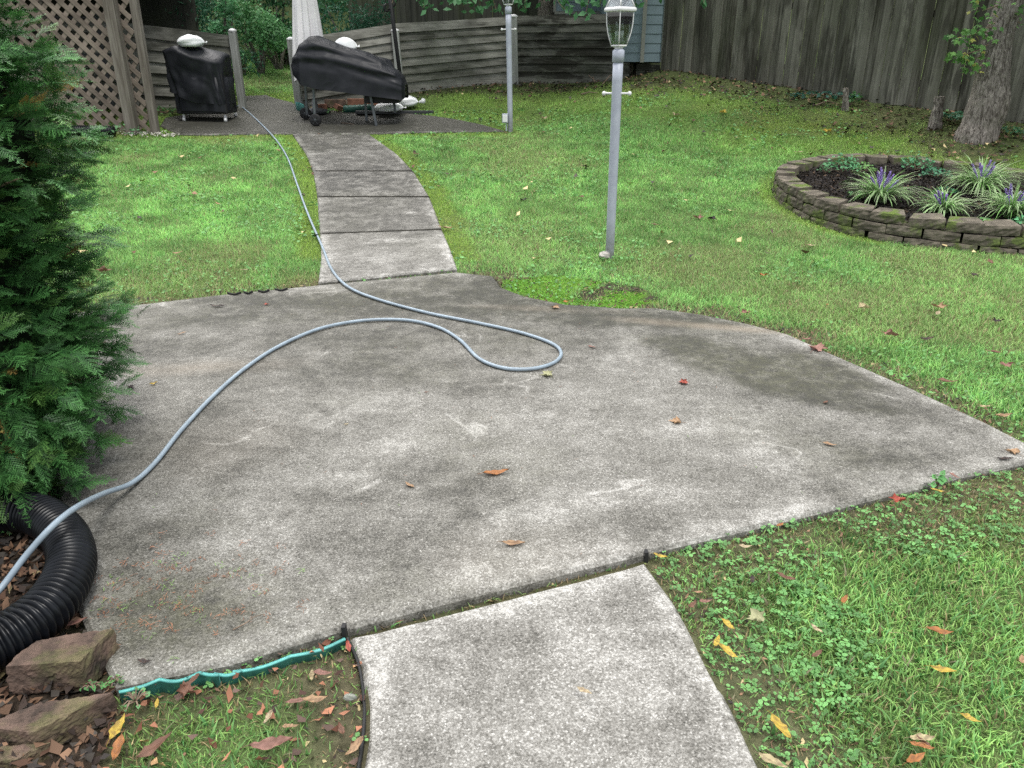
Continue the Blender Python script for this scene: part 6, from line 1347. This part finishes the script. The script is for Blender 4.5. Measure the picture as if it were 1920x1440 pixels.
LF = [
 (1027, 705, 'maple', 'mottled', .105, 'pale yellow maple leaf on the patio just below the hose loop'), (1281, 719, 'maple', 'red', .085, 'bright red maple leaf on the patio'), (1270, 793, 'maple', 'tan', .085, 'curled tan leaf on the patio below the red maple leaf'),
 (930, 889, 'oval', 'orange', .115, 'long rusty curled leaf in the middle of the near patio', 8), (768, 912, 'oval', 'tan', .055, 'small tan leaf left of the long rusty one'), (963, 1022, 'oval', 'tan', .09, 'flat tan oval leaf on the patio above the front path', 5), (1555, 835, 'oval', 'tan', .065, 'tan oval leaf on the right part of the patio', -30),
 (1040, 578, 'maple', 'tan', .085, 'tan star shaped leaf beside the moss patch'), (1062, 567, 'maple', 'orange', .06, 'orange star shaped leaf at the edge of the moss patch'), (1110, 652, 'oval', 'pink', .06, 'small pinkish leaf right of the hose loop'), (288, 721, 'maple', 'yellow', .05, 'small yellow leaf on the grey silt by the conifer'),
 (245, 729, 'maple', 'dark', .06, 'shrivelled black leaf on the grey silt by the conifer'), (408, 575, 'oval', 'dark', .105, 'dark curled leaf on the patio near its far edge', 0), (500, 572, 'maple', 'red', .05, 'small red brown scrap of leaf near the bottom of the walkway'), (341, 627, 'oval', 'tan', .055, 'small tan leaf on the patio right of the conifer'),
 (1096, 1298, 'oval', 'cream', .05, 'cream leaf scrap on the front path', -30), (1900, 849, 'maple', 'tan', .085, 'curled tan leaf at the right corner of the patio'), (1884, 862, 'oval', 'dark', .075, 'dark flattened leaf at the right corner of the patio', 0), (1530, 657, 'maple', 'pink', .15, 'large dull pink leaf lying over the right patio edge'), (1512, 638, 'oval', 'pink', .09, 'pink brown leaf standing in the grass by the right patio edge'),
 (272, 1243, 'oval', 'dark', .045, 'small dark seed like leaf on the patio by the upper red block', 0), (1425, 766, 'oval', 'dark', .03, 'tiny black scrap on the patio'), (1547, 756, 'oval', 'brown', .05, 'small brown leaf at the dark stain on the right of the patio'), (800, 737, 'oval', 'brown', .03, 'tiny brown scrap left of the yellow maple leaf'), (650, 797, 'oval', 'pale', .03, 'tiny pale scrap in the middle of the patio')]
LW_ = [
 (1238, 1045, 'oval', 'yellow', .055, 'yellow leaf at the right corner of the front path'), (1365, 1174, 'oval', 'yellow', .062, 'bright yellow leaf upright in the thin grass right of the front path', -60), (1344, 1206, 'oval', 'yellow', .052, 'small folded yellow leaf next to the front path', 60), (1364, 1226, 'oval', 'yellow', .075, 'curled long yellow leaf below the folded one', -50), (1463, 1370, 'oval', 'yellow', .095, 'large spotted yellow leaf near the lower right of the front path', -75),
 (1448, 1433, 'oval', 'pale', .08, 'pale yellow leaf cut by the bottom edge of the picture', -40), (1760, 1187, 'oval', 'orange', .085, 'long orange yellow leaf in the clover at the right', -12), (1767, 1259, 'oval', 'yellow', .075, 'long yellow leaf in the right lawn below the orange one', -15), (1818, 1351, 'oval', 'yellow', .055, 'small yellow leaf near the lower right corner', -40), (1728, 1388, 'oval', 'pale', .075, 'pale rolled leaf in the clover near the bottom right', 5), (1727, 1403, 'oval', 'orange', .06, 'yellow and red leaf under the pale rolled one', -25), (1716, 1426, 'oval', 'orange', .07, 'speckled orange leaf at the bottom of the right lawn', 25),
 (1583, 1127, 'oval', 'orange', .06, 'brown and orange leaf in the grass right of the front path'), (1419, 1167, 'maple', 'mottled', .085, 'wide mottled grey yellow leaf near the front path'), (1323, 1130, 'oval', 'pink', .05, 'pinkish leaf lying on bare soil by the front path', 10), (1298, 1137, 'oval', 'brown', .055, 'dark red leaf touching the front path edge', 50), (1397, 1027, 'oval', 'cream', .055, 'cream leaf in thin grass below the patio edge', -5), (1461, 990, 'oval', 'orange', .045, 'small orange leaf just under the patio edge'), (1472, 1085, 'oval', 'brown', .075, 'brown leaf half hidden in grass above the yellow ones'), (1410, 1090, 'oval', 'dark', .05, 'dark crumpled leaf right of the path corner'),
 (1683, 944, 'maple', 'red', .085, 'dark red leaf under the right end of the patio'), (1755, 926, 'oval', 'yellow', .055, 'yellow brown leaf under the upright weed'), (1788, 898, 'oval', 'pink', .05, 'pink leaf at the patio edge right of the upright weed'), (1530, 1182, 'oval', 'cream', .05, 'cream scrap in the clover'), (1530, 1230, 'oval', 'brown', .05, 'small brown leaf in the clover'), (1730, 1395, 'oval', 'brown', .05, 'brown leaf touching the yellow and red one'), (1915, 1240, 'oval', 'tan', .05, 'tan leaf cut by the right picture edge'),
 (510, 1399, 'oval', 'pink', .115, 'large pinkish brown leaf in the grass left of the front path', 10), (592, 1316, 'oval', 'tan', .075, 'tan pointed leaf on bare soil left of the front path', 15), (606, 1266, 'oval', 'pink', .06, 'pink oval leaf in the brown patch left of the front path', 5), (654, 1217, 'oval', 'red', .05, 'reddish leaf by the black stake', -70), (503, 1349, 'oval', 'cream', .045, 'small cream leaf above the large pinkish one'), (222, 1369, 'oval', 'yellow', .085, 'crumpled yellow leaf below the red blocks'), (222, 1408, 'oval', 'orange', .085, 'rusty orange leaf near the bottom left corner'), (292, 1405, 'oval', 'brown', .10, 'long brown leaf in the grass at the bottom left', 50), (142, 1170, 'oval', 'pink', .075, 'pink brown leaf between the pipe and the upper red block', 30),
 (100, 1185, 'oval', 'brown', .07, 'brown leaf behind the upper red block'), (665, 1405, 'oval', 'tan', .07, 'tan leaf against the black edging at the bottom'), (555, 1318, 'oval', 'pink', .06, 'upright pink leaf in the brown patch'), (360, 1240+40, 'oval', 'brown', .06, 'brown leaf under the teal edging'), (585, 1270, 'oval', 'pale', .045, 'pale folded leaf beside the pink oval one'), (545, 1365, 'oval', 'tan', .045, 'tan leaf scrap between the cream and pinkish leaves'),
 (350, 1300, 'maple', 'brown', .08, 'ragged brown leaf in the grass below the edging'), (295, 1322, 'oval', 'yellow', .035, 'tiny yellow leaf by the red blocks'), (640, 1370, 'oval', 'brown', .05, 'small brown leaf by the left edge of the front path'),
 (1618, 581, 'maple', 'pale', .13, 'pale curled leaf in the lawn right of the patio'), (1760, 581, 'maple', 'tan', .13, 'tan leaf lying on a whitish one in the right lawn'), (1757, 592, 'oval', 'cream', .09, 'whitish leaf under the tan one in the right lawn'), (1868, 606, 'maple', 'dark', .10, 'dark upright leaf near the right edge of the lawn'), (1670, 634, 'maple', 'pink', .14, 'wide pinkish brown leaf in the right lawn'), (1737, 640, 'oval', 'dark', .12, 'dark curled leaf right of the wide pinkish one'), (1886, 690, 'maple', 'pink', .10, 'pink leaf near the right picture edge'), (1860, 665, 'oval', 'brown', .09, 'brown folded leaf above the pink one at the right edge'), (1775, 720, 'oval', 'brown', .11, 'brown leaf in the grass beyond the patio point'), (1845, 768, 'oval', 'pale', .08, 'pale thin leaf near the patio point', 20), (1880, 785, 'oval', 'tan', .09, 'tan leaf just beyond the patio point', 0),
 (1308, 411, 'maple', 'pink', .13, 'light pinkish leaf in the lawn right of the leaning lamp'), (1335, 414, 'maple', 'dark', .12, 'dark leaf next to the light pinkish one'), (1228, 424, 'oval', 'brown', .10, 'brown leaf in the lawn close right of the leaning lamp'), (835, 431, 'oval', 'tan', .14, 'tan leaf at the right edge of the walkway', 0), (1430, 519, 'maple', 'orange', .09, 'orange leaf on the dry patch of the lawn'), (1397, 590, 'maple', 'pink', .10, 'reddish leaf near the moss patch'), (1550, 575, 'oval', 'orange', .05, 'small orange leaf in the lawn above the patio edge'),
 (195, 512, 'maple', 'brown', .14, 'brown leaf in the left lawn close to the conifer'), (262, 412, 'oval', 'dark', .11, 'dark leaf in the upper part of the left lawn'), (458, 509, 'oval', 'pale', .07, 'pale leaf in the left lawn near the walkway'), (388, 541, 'oval', 'dark', .06, 'small dark leaf at the near edge of the left lawn'), (495, 415, 'oval', 'tan', .06, 'tan leaf in the left lawn beside the hose'),
 (1020, 226, 'maple', 'pale', .16, 'pale yellow leaf on the grass right of the farther lamp'), (1043, 255, 'oval', 'pale', .10, 'pale leaf below the one right of the farther lamp'), (1355, 214, 'maple', 'yellow', .16, 'yellow leaf on the far lawn before the tall fence'), (1266, 219, 'maple', 'cream', .14, 'cream leaf on the far lawn above the leaning lamp bar'), (1552, 250, 'maple', 'yellow', .17, 'yellow leaf upright behind the flower ring'), (1496, 289, 'oval', 'pale', .11, 'pale leaf left of the flower ring'), (1462, 277, 'oval', 'pale', .09, 'small pale leaf farther left of the flower ring'), (970, 362, 'oval', 'dark', .09, 'dark leaf in the middle lawn'), (1003, 362, 'oval', 'pale', .08, 'whitish leaf next to the dark one in the middle lawn'), (980, 378, 'maple', 'dark', .11, 'dark ragged leaf below the two in the middle lawn'), (1890, 472, 'maple', 'pale', .12, 'pale leaf under the front of the flower ring'), (1826, 520, 'oval', 'dark', .13, 'dark leaf in the lawn before the flower ring'), (1856, 496, 'oval', 'brown', .13, 'brown leaf near the front of the flower ring'), (1519, 463, 'oval', 'pale', .10, 'pale leaf in the lawn left of the ring'), (1735, 425, 'oval', 'orange', .0, '')]
for t in LF: leaf(t[0], t[1], t[2], t[3], t[4], t[5], ang=t[6] if len(t) > 6 else None, curl=.55)
for t in LW_:
    if t[4] > 0: leaf(t[0], t[1], t[2], t[3], t[4], t[5], ang=t[6] if len(t) > 6 else None, lift=.012 if t[1] < 1000 and t[1] > 300 else (.004 if t[1] > 1000 else .02), curl=.8)
# small pale scraps over the far lawn
x, y, z = scatter(-5, 7, 6.2, 14, 1.6); k = ~behind_fence(x, y-.0); x, y, z = x[k], y[k], z[k]; n = len(x)
a = chips(x, y, z+.04, RNG.uniform(.05, .10, n), RNG.uniform(.03, .07, n), browns(n, RNG, .45)*1.3, RNG, .35); tag(link('leaf_scraps', npmesh('leaf_scraps', a[0], a[1], M['mulch'], a[2])), 'scattered bits of pale and brown leaves over the far lawn', 'leaf litter', kind='stuff')
